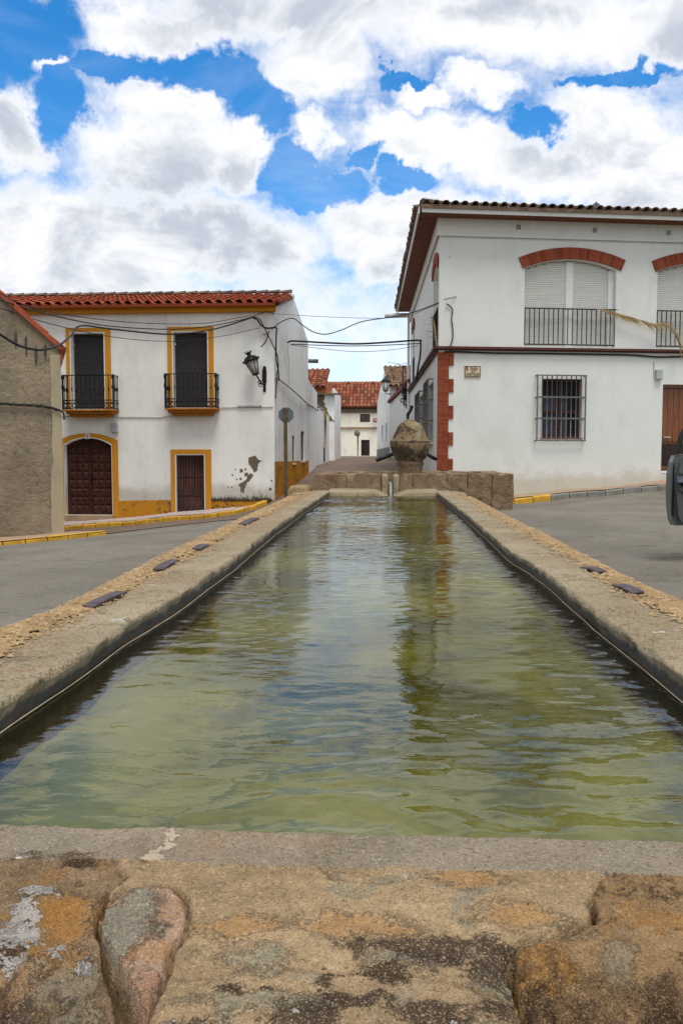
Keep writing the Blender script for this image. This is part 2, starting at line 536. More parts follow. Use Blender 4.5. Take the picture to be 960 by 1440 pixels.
def f_asphalt(c1, c2, crack=0.0):
    def f(n):
        g = n.noise(n.pos, 75, 5, .75); g2 = n.noise(n.pos, 26, 5, .7)
        a = n.noise(n.scale(n.pos, (1, 1, 1)), .7, 6, .6)
        col = n.mix(n.ramp(a, .3, .72), c1, c2)
        col = n.mix(n.ramp(g, .5, .72, 0, .75), col, tuple(min(1, x * 1.7) for x in c2))
        col = n.mix(n.ramp(g2, .54, .70, 0, .6), col, tuple(x * .45 for x in c1))
        st = n.noise(n.scale(n.pos, (1.2, 4.0, 1)), 1.0, 6, .7, .6)                  # tar smears, worn tracks
        col = n.mix(n.ramp(st, .56, .70, 0, .6), col, tuple(x * .5 for x in c1))
        sp = n.noise(n.scale(n.pos, (2.4, 8, 1), (4, 2, 0)), 1.5, 2, .5)
        col = n.mix(n.ramp(sp, .68, .71, 0, .8), col, (.03, .028, .026))
        v = n.voro(n.vmath('ADD', n.pos, n.vmath('MULTIPLY', n.noise(n.pos, 1.3, 4, .6, 0, 1), (1.2, 1.2, 0))), .33, 'DISTANCE_TO_EDGE')
        col = n.mix(n.math('MULTIPLY', n.ramp(v, .004, .0, 0, .35), n.ramp(n.noise(n.pos, .5, 2), .45, .6)), col, (.06, .055, .045))
        h = n.math('ADD', g, g2)
        return {'Base Color': col, 'Normal': n.bump(h, .9, .014)}
    return f


M['road'] = mat('worn_grey_road', f_asphalt((.158, .143, .115), (.228, .208, .170)), rough=.9, spec=.15)
M['road_d'] = mat('brown_asphalt', f_asphalt((.145, .105, .08), (.20, .15, .115)), rough=.9, spec=.15)
M['ground'] = mat('bare_ground', f_asphalt((.16, .14, .11), (.2, .18, .14)), rough=.95, spec=.1)
M['terrain'] = simple('dry_earth', (.16, .14, .09), .95, var=.3, sc=.3)


def stone(name, base, kinds=(), bump=.5, bd=.006, spk=.5, sc=1.0):
    """kinds: (colour, noise scale, lo, hi, strength, vertical squash)"""
    def f(n):
        a = n.noise(n.pos, 4 * sc, 7, .65); fine = n.noise(n.pos, 130 * sc, 4, .7); mid = n.noise(n.pos, 28 * sc, 6, .68)
        col = n.mix(n.ramp(a, .3, .7), tuple(x * .8 for x in base), tuple(min(1, x * 1.2) for x in base))
        for i, (kc, s_, lo, hi, st) in enumerate(kinds):
            k = n.noise(n.scale(n.pos, (1, 1, 1), (i * 3.7 + 1, i * 1.9, i * .7)), s_, 8, .66, .5)
            col = n.mix(n.ramp(k, lo, hi, 0, st), col, kc)
        col = n.mix(n.ramp(fine, .52, .72, 0, spk), col, tuple(min(1, x * 1.9) for x in base))
        col = n.mix(n.ramp(fine, .46, .30, 0, spk), col, tuple(x * .35 for x in base))
        h = n.math('ADD', n.math('MULTIPLY', mid, 1.6), n.math('MULTIPLY', fine, .5))
        return {'Base Color': col, 'Normal': n.bump(h, bump, bd)}
    return mat(name, f, base, .93, 0, .12)


M['coping'] = stone('cement_coping', (.205, .170, .115), [((.27, .25, .19), 3.5, .5, .62, .75), ((.26, .15, .07), 5, .56, .70, .6), ((.10, .08, .05), 9, .60, .70, .6)], .7, .006, .45)


def placed(n, spots, warp=.035, sc=14):
    """irregular patches at given places: (x, y, rx, ry)"""
    wv_ = n.vmath('MULTIPLY', n.vmath('SUBTRACT', n.noise(n.pos, sc, 6, .7, 0, 1), (.5, .5, .5)), (warp * 3, warp * 3, 0))
    p = n.vmath('MULTIPLY', n.vmath('ADD', n.pos, wv_), (1, 1, 0)); out = None
    for (x, y, rx, ry) in spots:
        d = n.vmath('LENGTH', n.vmath('MULTIPLY', n.vmath('SUBTRACT', p, (x, y, 0)), (1 / rx, 1 / ry, 0)))
        v = n.math('SUBTRACT', 1.0, d); out = v if out is None else n.math('MAXIMUM', out, v)
    return out


def spots_px(lst, z=.545):
    o = []
    for (px_, py_, rx, ry) in lst:
        a = at_z(px_, py_, z); b = at_z(px_ + rx, py_, z); c = at_z(px_, py_ - ry, z); o.append((a.x, a.y, abs(b.x - a.x), abs(c.y - a.y)))
    return o


def old_stone(name, base, tones, patches, bump=1.0, bd=.01, spk=.6, pits=.5):
    def f(n):
        a = n.noise(n.pos, 5, 7, .68, .4); mid = n.noise(n.pos, 30, 7, .72, .3); fine = n.noise(n.pos, 170, 4, .75); grain = n.noise(n.pos, 420, 2, .6)
        col = n.mix(n.ramp(a, .3, .7), tuple(x * .72 for x in base), tuple(min(1, x * 1.22) for x in base))
        for i, (kc, s_, lo, hi, st) in enumerate(tones):
            k = n.noise(n.scale(n.pos, (1, 1, 1), (i * 3.7 + 1, i * 1.9, i * .7)), s_, 9, .7, .6)
            col = n.mix(n.ramp(k, lo, hi, 0, st), col, kc)
        hh = None
        for kc, spots, lo, hi, st, brk in patches:
            k = n.math('ADD', placed(n, spots_px(spots)), n.math('ADD', n.math('MULTIPLY', n.math('SUBTRACT', mid, .5), brk * 1.3), n.math('MULTIPLY', n.math('SUBTRACT', fine, .5), brk * 1.1)))
            col = n.mix(n.ramp(k, lo, hi, 0, st), col, kc)
            e_ = n.math('MULTIPLY', n.ramp(k, lo, lo + .12), .55); hh = e_ if hh is None else n.math('ADD', hh, e_)
            col = n.mix(n.math('MULTIPLY', n.ramp(k, lo - .22, lo - .02), n.ramp(k, lo + .06, lo, 0, .45)), col, (.07, .05, .035))
        col = n.mix(n.ramp(fine, .54, .70, 0, spk), col, tuple(min(1, x * 1.9) for x in base))
        col = n.mix(n.ramp(fine, .46, .32, 0, spk), col, tuple(x * .28 for x in base))
        pit = n.ramp(mid, .40, .28)
        col = n.mix(n.ramp(grain, .55, .68, 0, .5), col, tuple(min(1, x * 1.7) for x in base))
        col = n.mix(n.ramp(grain, .45, .33, 0, .5), col, tuple(x * .35 for x in base))
        col = n.mix(n.math('MULTIPLY', pit, pits), col, (.04, .028, .018))
        h = n.math('ADD', n.math('MULTIPLY', mid, 2.0), n.math('ADD', n.math('MULTIPLY', fine, .5), n.math('MULTIPLY', grain, .2)))
        h = n.math('ADD', h, hh)
        return {'Base Color': col, 'Normal': n.bump(h, bump, bd)}
    return mat(name, f, base, .95, 0, .1)


GREY, ORNG, BLK, WHT = (.30, .275, .195), (.45, .22, .06), (.045, .032, .025), (.60, .57, .53)
M['coping_front'] = old_stone('cement_strip', (.24, .195, .14), [((.26, .235, .18), 4, .5, .65, .6), ((.26, .165, .09), 7, .54, .68, .6), ((.08, .06, .04), 12, .64, .70, .7)],
    [((.50, .40, .29), [(240, 1176, 8, 14), (230, 1190, 9, 10), (221, 1204, 12, 9)], .0, .3, .8, 2.4), (WHT, [(26, 1208, 24, 7)], .0, .2, .9, 2.4), ((.09, .055, .035), [(100, 1204, 32, 5), (85, 1206, 16, 5), (40, 1203, 20, 4), (380, 1222, 40, 5), (435, 1225, 40, 3)], .0, .3, .9, 2.4)], .8, .005, .75, .4)
M['st_centre'] = old_stone('ochre_granite', (.44, .31, .175), [(GREY, 6, .56, .61, .8), (ORNG, 5, .58, .70, .6), ((.12, .085, .06), 14, .60, .66, .7)],
    [(GREY, [(700, 1372, 60, 18), (350, 1345, 60, 14), (370, 1400, 90, 18), (560, 1350, 60, 9), (680, 1440, 60, 22)], .0, .25, .85, 2.2),
     (ORNG, [(650, 1235, 55, 12), (500, 1300, 90, 16), (720, 1290, 80, 20), (745, 1420, 14, 50), (330, 1300, 70, 12)], .0, .5, .6, 1.8),
     (BLK, [(590, 1335, 90, 20), (680, 1350, 40, 24), (420, 1424, 62, 26), (600, 1425, 50, 24), (540, 1365, 40, 12), (320, 1385, 16, 10), (465, 1378, 14, 9), (370, 1382, 18, 6), (490, 1402, 60, 10), (270, 1436, 40, 16), (690, 1405, 30, 14)], .04, .26, .92, 3.0),
     (WHT, [(247, 1433, 12, 8), (292, 1436, 9, 6), (408, 1422, 10, 7), (618, 1436, 10, 7)], .1, .3, .9, 1.5)])
M['st_left'] = old_stone('orange_lichen_stone', (.36, .245, .14), [(ORNG, 6, .50, .62, .7), (GREY, 8, .60, .66, .7), ((.10, .07, .05), 12, .58, .66, .8)],
    [((.50, .22, .03), [(90, 1285, 60, 36), (50, 1335, 60, 20)], -.1, .4, .75, 1.6),
     (GREY, [(90, 1370, 60, 30), (60, 1410, 90, 30)], .0, .4, .7, 2.4),
     (BLK, [(8, 1340, 22, 16), (20, 1405, 60, 30), (60, 1435, 60, 18), (45, 1260, 16, 8), (110, 1208, 26, 6)], .0, .3, .85, 2.6),
     (WHT, [(35, 1285, 26, 12), (22, 1315, 34, 24), (58, 1258, 26, 10), (70, 1335, 14, 8), (100, 1345, 9, 8), (14, 1355, 16, 10)], .05, .2, .9, 3.2)], 1.0, .014)
M['st_small'] = old_stone('pink_broken_stone', (.54, .36, .24), [(ORNG, 12, .56, .66, .6), ((.62, .46, .34), 20, .56, .64, .6)],
    [((.27, .26, .195), [(180, 1300, 42, 55)], .05, .2, .95, .9), ((.36, .15, .05), [(196, 1330, 12, 40), (200, 1390, 16, 26)], .0, .4, .4, 1.4)], 1.0, .012)
M['st_right'] = old_stone('crumbling_orange_stone', (.42, .27, .135), [((.50, .25, .07), 8, .52, .60, .8), ((.46, .40, .30), 15, .60, .66, .6), ((.07, .045, .03), 20, .54, .62, .85)],
    [((.05, .036, .028), [(815, 1400, 55, 50), (900, 1425, 80, 36), (760, 1390, 18, 44), (930, 1380, 40, 20)], -.1, .35, .85, 2.6), (GREY, [(875, 1345, 24, 18), (790, 1312, 50, 8)], .0, .3, .7, 2.0)], 1.0, .016, .6, .8)  # first patches paint the shade of the hollow into the stone colour
M['granite'] = stone('fountain_granite', (.245, .17, .105), [((.115, .06, .03), 3, .50, .66, .7), ((.40, .31, .20), 4, .54, .64, .7), ((.05, .035, .025), 14, .58, .66, .8)], 1.0, .02, .6)
M['pillar'] = stone('fountain_finial_stone', (.23, .17, .095), [((.36, .32, .21), 3.4, .48, .62, .7), ((.045, .035, .026), 4.2, .47, .56, .85), ((.30, .15, .06), 6, .60, .7, .6), ((.03, .025, .02), 16, .60, .66, .8)], 1.0, .02, .4)
M['debris'] = stone('golden_crumbs', (.34, .235, .125), [((.50, .38, .22), 30, .5, .6, .7), ((.17, .10, .05), 40, .54, .62, .8)], .6, .004, .4)
M['void'] = simple('dark_gap', (.025, .018, .012), .95)


def f_inner(n):
    """wet wall above the water: pale lip, blue black algae band, rust brown tide mark"""
    z = n.new('ShaderNodeSeparateXYZ'); n.set(z.inputs[0], n.pos)
    h = n.math('ADD', z.outputs[2], n.math('MULTIPLY', n.math('SUBTRACT', n.noise(n.pos, 9, 6, .7), .5), .07))
    s = n.noise(n.scale(n.pos, (6, 6, 1.5)), 6, 5, .7)
    c = n.mix(n.ramp(h, .512, .527), (.035, .038, .040), (.19, .155, .10))
    c = n.mix(n.ramp(h, .498, .484), c, (.075, .038, .018))
    c = n.mix(n.ramp(s, .5, .7, 0, .5), c, (.10, .085, .065))
    c = n.mix(n.ramp(z.outputs[2], .476, .455), c, (.050, .028, .010))
    return {'Base Color': c, 'Normal': n.bump(n.noise(n.pos, 45, 6, .7), .9, .01)}


M['inner'] = mat('wet_inner_wall', f_inner, rough=.6, spec=.4)


def f_silt(n):
    a = n.noise(n.scale(n.pos, (1.0, .8, 1)), 1.6, 5, .55, .4)
    col = n.mix(n.ramp(a, .34, .66), (.115, .116, .032), (.27, .255, .075))
    b = n.noise(n.pos, 4, 6, .65, .3)
    col = n.mix(n.ramp(b, .50, .66, 0, .6), col, (.06, .052, .022))
    c2 = n.noise(n.scale(n.pos, (1, 1, 1), (3, 7, 0)), 1.1, 6, .6, .5)
    col = n.mix(n.ramp(c2, .50, .66, 0, .5), col, (.07, .075, .04))
    return {'Base Color': col, 'Normal': n.bump(b, .5, .02)}


M['silt'] = mat('olive_silt', f_silt, rough=.95, spec=.05)


def water_material(name, tint):
    m = bpy.data.materials.new(name); m.use_nodes = True; n = N(m.node_tree)
    pos = n.new('ShaderNodeNewGeometry').outputs['Position']
    nz = n.noise(n.scale(pos, (1, 1.9, 1)), 22, 3, .5, .5)
    nrm = n.bump(nz, .08, .008)
    fr = n.new('ShaderNodeFresnel'); fr.inputs[0].default_value = 1.58; n.set(fr.inputs[1], nrm)
    tr = n.new('ShaderNodeBsdfTransparent'); tr.inputs[0].default_value = tint + (1,)
    gl_ = n.new('ShaderNodeBsdfGlossy'); gl_.inputs['Roughness'].default_value = .0; n.set(gl_.inputs['Normal'], nrm)
    mx = n.new('ShaderNodeMixShader'); n.set(mx.inputs[0], fr.outputs[0])
    n.t.links.new(tr.outputs[0], mx.inputs[1]); n.t.links.new(gl_.outputs[0], mx.inputs[2])
    o = n.new('ShaderNodeOutputMaterial'); n.t.links.new(mx.outputs[0], o.inputs[0])
    return m


M['water'] = water_material('green_trough_water', (.80, .82, .55))
M['stream'] = mat('running_water', None, (.22, .23, .22), .12, 0, .8)
M['paint_car'] = mat('dark_grey_car_paint', None, (.16, .18, .185), .28, .35, .5)
M['rubber'] = mat('black_rubber', None, (.012, .012, .012), .7)
M['chrome'] = mat('chrome', None, (.6, .62, .65), .15, 1.0, .5)
M['trim_car'] = simple('grey_door_trim', (.10, .105, .10), .45, var=.1, bump=.05)
M['plaque'] = simple('cream_glazed_tile', (.55, .46, .29), .35, var=.1)
M['print'] = mat('black_lettering', None, (.015, .012, .012), .6)
M['print_red'] = mat('red_crest', None, (.25, .03, .02), .6)
M['pink_pave'] = simple('pinkish_white_paving', (.46, .38, .35), .9, var=.1, sc=3)
M['number'] = simple('white_glazed_tile', (.6, .6, .58), .4, var=.05)


# ================================================================== PLAN
# yellow-trimmed house: front wall and street-side gable
cL = at_y(385, 433, 22.0); ZE = cL.z
lL = at_z(40, 437, ZE)
FL = Face(lL, cL)
bL = at_z(433, 480, ZE)
FLS = Face(cL, bL)
# white house with the brick quoin
cR = at_y(616.5, 487.5, 20.0); ZS = cR.z
rR = at_z(960, 492.5, ZS)
FR = Face(cR, rR)
fR = at_z(576.5, 548, ZS)
FRS = Face(fR, cR)
# brown rendered house at the left edge
bG = at_y(90, 755, 14.0)
ug = Vector((.92, .39, 0)).normalized()
aG = bG - ug * 6.0
FG = Face(aG, bG)

ctl = []
for p in [(92, 735), (165, 731), (247, 722), (298, 718), (385, 705)]:
    u, z = FL.px(*p); q = FL.pt(u, 0, z); ctl.append(tuple(q))
KL = []
for px_, py_, w_ in [(60, 749.5, -1.0), (92, 747, -1.0), (185, 740, -1.0), (285, 731, -1.0), (335, 724, -.95), (362, 715.5, -.7), (376, 710.5, -.4)]:
    u, z = FL.px(px_, py_, w_); q = FL.pt(u, w_, z); KL.append(q); ctl.append(tuple(q))
for p in [(720, 697), (800, 689.5), (930, 677)]:
    u, z = FR.px(*p); q = FR.pt(u, 0, z); ctl.append(tuple(q))
KR = []
for px_, py_ in [(690, 713), (720, 710), (760, 706), (850, 698), (940, 690), (1000, 684.5)]:
    u, z = FR.px(px_, py_, -.9); q = FR.pt(u, -.9, z); KR.append(q); ctl.append(tuple(q))
for X, Y, Z_ in [(0, 0, 0), (-1.3, 2, 0), (-1.3, 6, 0), (-1.3, 10, .05), (1.2, 2, 0), (1.2, 7, .08), (2.0, 12.7, .25), (-1.2, 12.7, .15),
                 (2.2, 15, .22), (-6, 2, -.05), (-6, 8, -.15), (-5.3, 13.7, -.3), (-6.3, 13.3, -.36), (-2.5, 21, .0), (-2.6, 28, .45), (-2.7, 34, .72), (1, 22, .2),
                 (1.0, 28, .5), (.8, 34, .75), (-1, 44, 1.02), (-1, 60, 1.04), (-2, 76, 1.05), (3, 60, 1.0), (-9, 40, .3), (7, 7, .12), (5, 12, .1), (12, 14, .4),
                 (0, -8, 0), (15, -5, .1), (-15, -5, -.1), (-15, 15, -.8), (-14, 21, -1.0), (20, 20, .7), (-8, 17, -.6), (60, 60, 1.0), (-60, 60, .2), (0, 120, 1.05), (60, -40, .2), (-60, -40, 0)]:
    ctl.append((X, Y, Z_))
CT = np.array(ctl)
_D = np.hypot(CT[:, None, 0] - CT[None, :, 0], CT[:, None, 1] - CT[None, :, 1])
_n = len(CT)
_A = np.zeros((_n + 1, _n + 1)); _A[:_n, :_n] = -_D - np.eye(_n) * .02; _A[:_n, _n] = 1; _A[_n, :_n] = 1
_W = np.linalg.solve(_A, np.append(CT[:, 2], 0))


def gz(x, y):
    x = np.asarray(x, float); y = np.asarray(y, float)
    s = np.zeros(np.broadcast(x, y).shape) + _W[_n]
    for i in range(_n):
        s = s - _W[i] * np.hypot(x - CT[i, 0], y - CT[i, 1])
    return np.clip(s, -2.0, 2.5)


def g(x, y): return float(gz(x, y))


# ================================================================== GROUND
def axis(lo, hi, step, far, grow=1.35):
    a = list(np.arange(lo, hi + 1e-6, step)); d = step
    while a[-1] < far: d *= grow; a.append(a[-1] + d)
    d = step
    while a[0] > -far: d *= grow; a.insert(0, a[0] - d)
    return np.array(a)


def ground_sheet(name, xs, ys, dz, m):
    X, Y = np.meshgrid(xs, ys)
    Z = gz(X, Y) + dz
    me = grid_mesh(name, np.stack([X, Y, Z], -1), m, len(xs), len(ys))
    return link(name, me, kind='structure')


ground_sheet('ground', axis(-30, 30, 1.0, 900), axis(-10, 90, 1.0, 900), -.12, M['terrain'])
ground_sheet('road', np.arange(-16, 18.1, .3), np.arange(-6, 23, .3), 0.0, M['road'])


def ruled(name, A, B, dza, dzb, m, n=40, k=8, kind='structure', parent=None, conform=True, uvs=None):
    """sheet between two ground polylines"""
    def res(P, n):
        P = [Vector((p[0], p[1], 0)) for p in P]
        d = [0]
        for i in range(1, len(P)): d.append(d[-1] + (P[i] - P[i - 1]).length)
        o = []
        for t in np.linspace(0, d[-1], n):
            j = max(0, min(len(P) - 2, int(np.searchsorted(d, t)) - 1))
            o.append(P[j].lerp(P[j + 1], (t - d[j]) / max(1e-6, d[j + 1] - d[j])))
        return o
    a, b = res(A, n), res(B, n); V = np.zeros((k, n, 3))
    for i in range(n):
        for j in range(k):
            t = j / (k - 1); p = a[i].lerp(b[i], t)
            if conform: z = g(p.x, p.y) + dza + (dzb - dza) * t
            else: z = (g(a[i].x, a[i].y) + dza) * (1 - t) + (g(b[i].x, b[i].y) + dzb) * t
            V[j, i] = (p.x, p.y, z)
    return link(name, grid_mesh(name, V, m, n, k), parent, kind=kind)


# brown asphalt: the strip before the yellow-trimmed house and the street behind the fountain
ruled('street', [(-14, 11.5), (-8.5, 12.6), (-4.5, 13.5), (-3.2, 15.7), (-1.3, 15.4), (2.2, 15.4)], [(-14, 24), (-8.5, 23.0), (-5.0, 23), (-3.2, 23.0), (-2.0, 23.5), (1.6, 20.5)], .012, .012, M['road_d'], 90, 26)
ruled('street', [(-3.6, 22.6), (-3.6, 34), (-3.6, 50), (-5, 76)], [(1.8, 19.8), (1.8, 34), (1.6, 50), (1.6, 76)], .02, .02, M['road_d'], 130, 14)


def kerbs(name, pts, n, hgt, wid, parent, m_of):
    """a row of separate kerb stones along a ground polyline"""
    P = [Vector((p[0], p[1], 0)) for p in pts]; d = [0]
    for i in range(1, len(P)): d.append(d[-1] + (P[i] - P[i - 1]).length)

    def pt(t):
        j = max(0, min(len(P) - 2, int(np.searchsorted(d, t)) - 1))
        return P[j].lerp(P[j + 1], (t - d[j]) / (d[j + 1] - d[j]))
    out = []
    for i in range(n):
        t0, t1 = d[-1] * i / n + .008, d[-1] * (i + 1) / n - .008
        a, b = pt(t0), pt(t1); dr = (b - a).normalized(); nr = Vector((-dr.y, dr.x, 0)) * wid
        ja = random.uniform(-.012, .012)
        za, zb = g(a.x, a.y) + ja, g(b.x, b.y) + ja
        mb = MB(); c = .025
        prof = [(0, -.2), (0, hgt - c), (c / wid, hgt), (1, hgt), (1, -.2)]
        vs = []
        for (q, z) in ((a, za), (b, zb)):
            for (s, h) in prof: vs.append((q.x + nr.x * s, q.y + nr.y * s, z + h))
        mb.add(vs, [(4, 3, 2, 1, 0), (5, 6, 7, 8, 9)] + [(k, (k + 1) % 5, (k + 1) % 5 + 5, k + 5) for k in range(5)])
        out.append(mb.build('kerb_stone', m_of(i, t0), parent))
    return out


def offset_line(F, pts, w):
    return [F.pt((Vector((p[0], p[1], 0)) - F.a).dot(F.u), w, 0) for p in pts]


# left pavement with pinkish slabs
pvL = link('pavement', MB().mesh('pavement', M['pink_pave']), kind='structure')
kl_in = [Vector((p.x, p.y, 0)) + FL.w * .13 for p in KL]
bpy.data.objects.remove(pvL)
pvL = ruled('pavement', kl_in, offset_line(FL, KL, .02), .12, .02, M['pink_pave'], 60, 3, conform=False)
kerbs('kerb_stone', KL, 17, .13, .13, pvL, lambda i, t: M['kerb_y'])
# slab rows laid across the left pavement, joints open
for i in range(34):
    p0 = KL[0].lerp(KL[-1], (i + .05) / 34); p1 = KL[0].lerp(KL[-1], (i + .93) / 34)
    for r0, r1 in ((-.84, -.60), (-.585, -.34), (-.325, -.06)):
        mb = MB(); vs = []
        for dz in (0, .03):
            for p, r in ((p0, r0), (p1, r0), (p1, r1), (p0, r1)):
                u = (Vector((p.x, p.y, 0)) - FL.a).dot(FL.u)
                # stay inside the kerb where it swings towards the corner
                lim = -.84 if u < FL.px(335, 700)[0] else -.45
                q = FL.pt(u, max(r, lim), 0); kq = FL.pt(u, -1.0, 0)
                t = (max(r, lim) + .87) / .87
                vs.append((q.x, q.y, (g(kq.x, kq.y) + .12) * (1 - t) + (g(*FL.pt(u, 0, 0).xy) + .02) * t + dz))
        if i > 28: continue
        mb.add(vs, [(4, 5, 6, 7), (0, 1, 5, 4), (1, 2, 6, 5), (2, 3, 7, 6), (3, 0, 4, 7)])
        mb.build('paving_slab', M['pink_pave'], pvL)
# right pavement, tan
kr_in = [Vector((p.x, p.y, 0)) + FR.w * .14 for p in KR]
KR2 = [KR[0] - FR.u * 1.2] + KR
pvR = ruled('pavement', [Vector((p.x, p.y, 0)) + FR.w * .13 for p in KR2], offset_line(FR, KR2, .02), .135, .03, M['tan'], 60, 4, conform=False)
kerbs('kerb_stone', KR2, 15, .14, .14, pvR, lambda i, t: M['kerb_y'] if t < 1.2 + (KR[2] - KR[0]).length else M['kerb_g'])
# corner of pavement before the brown rendered house
k0 = at_z(-60, 789, -.42); k1 = at_z(0, 782.5, -.40); k2 = at_z(80, 774, -.36); k3 = at_z(150, 766.5, -.34)
KG = [k0, k1, k2, k3]
pvG = ruled('pavement', KG, [FG.pt(4.0, .02, 0), FG.pt(5.2, .02, 0), FG.pt(6.1, .02, 0), FG.pt(6.1, 0.3, 0)], .065, .08, M['tan'], 30, 5, conform=False)
kerbs('kerb_stone', KG, 7, .07, .12, pvG, lambda i, t: M['kerb_y'])


# ================================================================== HOUSE HELPERS
def wall(F, outline, holes=(), depth=.22, w0=0.0):
    """front skin with real openings and reveals"""
    loops = [[Vector((p[0], p[1], 0)) for p in outline]] + [[Vector((p[0], p[1], 0)) for p in h] for h in holes]
    tri = tessellate_polygon(loops)
    flat = [p for l in loops for p in l]
    mb = MB()
    vs = [F.pt(p.x, w0, p.y) for p in flat]
    mb.add(vs, [tuple(t) for t in tri])
    for l in loops[1:]:
        n = len(l)
        v = [F.pt(p.x, w0, p.y) for p in l] + [F.pt(p.x, w0 + depth, p.y) for p in l]
        mb.add(v, [(i, (i + 1) % n, (i + 1) % n + n, i + n) for i in range(n)])
    return mb


def rect(u0, u1, z0, z1): return [(u0, z0), (u1, z0), (u1, z1), (u0, z1)]


def arc_top(u0, u1, zs, zc, n=12):
    """points of a flat arch from right to left"""
    h = (u1 - u0) / 2; s = zc - zs; r = (h * h + s * s) / (2 * s); cz = zc - r; cu = (u0 + u1) / 2
    a = math.asin(h / r)
    return [(cu + r * math.sin(t), cz + r * math.cos(t)) for t in np.linspace(a, -a, n)]


def arch(u0, u1, z0, zs, zc, n=12): return [(u0, z0), (u1, z0)] + arc_top(u0, u1, zs, zc, n)


def lbox(F, name, u0, u1, w0, w1, z0, z1, m, parent, bevel=0, label=None):
    return MB().box(u0, u1, w0, w1, z0, z1, F.M).build(name, m, parent, bevel=bevel, label=label)


def band(F, name, inner, outer, w0, w1, m, parent):
    """closed frame between two loops of equal length, open at the first edge (the sill)"""
    n = len(inner); mb = MB()
    v = []
    for (a, b) in ((inner, w0), (outer, w0), (outer, w1), (inner, w1)):
        v += [F.pt(p[0], b, p[1]) for p in a]
    fs = []
    for i in range(1, n):
        j = (i + 1) % n
        for k in range(4):
            k2 = (k + 1) % 4
            fs.append((k * n + i, k * n + j, k2 * n + j, k2 * n + i))
    mb.add(v, fs)
    return mb.build(name, m, parent)


def shutter(F, name, u0, u1, z0, z1, w_, m, parent, slat=.05, top=None):
    """roller shutter: every slat has its own rounded relief"""
    mb = MB(); z = z0
    while z < z1 - .002:
        zb = min(z + slat, z1)
        a, b = u0, u1
        vs = []
        for (zz, ww) in ((z, .012), (z + slat * .12, 0), (z + slat * .8, 0), (zb, .012)):
            vs += [F.pt(a, w_ + ww, min(zz, z1)), F.pt(b, w_ + ww, min(zz, z1))]
        mb.add(vs, [(0, 1, 3, 2), (2, 3, 5, 4), (4, 5, 7, 6)]); z = zb
    return mb.build(name, m, parent)


def share(name, me, parent, mtx=None, label=None):
    """another object on shared mesh data, placed by a world matrix"""
    o = bpy.data.objects.new(name, me); COL.objects.link(o)
    if parent:
        o.parent = parent; o.matrix_parent_inverse = parent_inv(parent)
    if mtx is not None: o.matrix_basis = mtx
    if label: o['label'] = label
    return o


def tile_template(pw, ln, r=None, th=.012, seg=7):
    """one barrel tile: arc across x, running up y, slightly tapered, lifted at the lower end"""
    r = r or pw * .36; V = []; Fs = []
    for (y, k, lift) in ((-ln * .08, 1.06, .022), (ln, .9, 0)):
        for rr in (r * k, r * k - th):
            for i in range(seg + 1):
                t = math.pi * i / seg
                V.append((rr * math.cos(t), y, rr * math.sin(t) * .85 + lift))
    n = seg + 1
    for i in range(seg):
        Fs.append((i, i + 1, 2 * n + i + 1, 2 * n + i))            # outer
        Fs.append((i, n + i, n + i + 1, i + 1))                    # lower rim
        Fs.append((n + i, 3 * n + i, 3 * n + i + 1, n + i + 1))    # underside
    return V, Fs


def roof(parent, o, u, s, ncol, nrow, pw, ln, m, single, name='roof_tile', skip=None, chan=True, deck='roof_deck', jit=.006):
    """barrel-tiled plane: o lower left corner, u along the eave, s up the slope (unit vectors)"""
    nrm = u.cross(s).normalized()
    if nrm.z < 0: nrm = -nrm
    V, Fs = tile_template(pw, ln)
    base = Matrix(((u.x, s.x, nrm.x, 0), (u.y, s.y, nrm.y, 0), (u.z, s.z, nrm.z, 0), (0, 0, 0, 1)))
    if single:
        me = bpy.data.meshes.new(name); me.from_pydata(V, [], Fs); me.materials.append(m)
        me.polygons.foreach_set('use_smooth', [True] * len(Fs)); me.update()
        for i in range(ncol):
            for j in range(nrow):
                if skip and skip(i, j): continue
                p = o + u * (pw * (i + .5) + random.uniform(-jit, jit)) + s * (ln * j) + nrm * random.uniform(0, jit)
                share(name, me, parent, Matrix.Translation(p) @ base @ Matrix.Rotation(random.uniform(-.02, .02), 4, 'Z'))
    else:
        Va = np.array(V); Fa = np.array(Fs); P = []; Q = []; U = []; c = 0
        B = np.array(base.to_3x3())
        for i in range(ncol):
            for j in range(nrow):
                if skip and skip(i, j): continue
                p = np.array(o + u * (pw * (i + .5) + random.uniform(-jit, jit) * 2) + s * (ln * j))
                P.append(Va @ B.T + p); Q.append(Fa + c); c += len(Va); U.append(np.full((len(Va), 2), (i + .5, j + .5)))
        me = quads_mesh(name, np.concatenate(P), np.concatenate(Q), m, True, np.concatenate(U))
        link(name + 's', me, parent, kind='stuff')
    if not chan: return base
    # channel layer under the cover tiles
    mb = MB()
    a = o - s * (ln * .05); b = o + s * (ln * nrow)
    mb.add([a + nrm * .01, a + u * (pw * ncol) + nrm * .01, b + u * (pw * ncol) + nrm * .01, b + nrm * .01,
            a - nrm * .06, a + u * (pw * ncol) - nrm * .06, b + u * (pw * ncol) - nrm * .06, b - nrm * .06],
           [(0, 1, 2, 3), (7, 6, 5, 4), (0, 4, 5, 1), (1, 5, 6, 2), (2, 6, 7, 3), (3, 7, 4, 0)])
    mb.build(deck, m, parent)
    return base


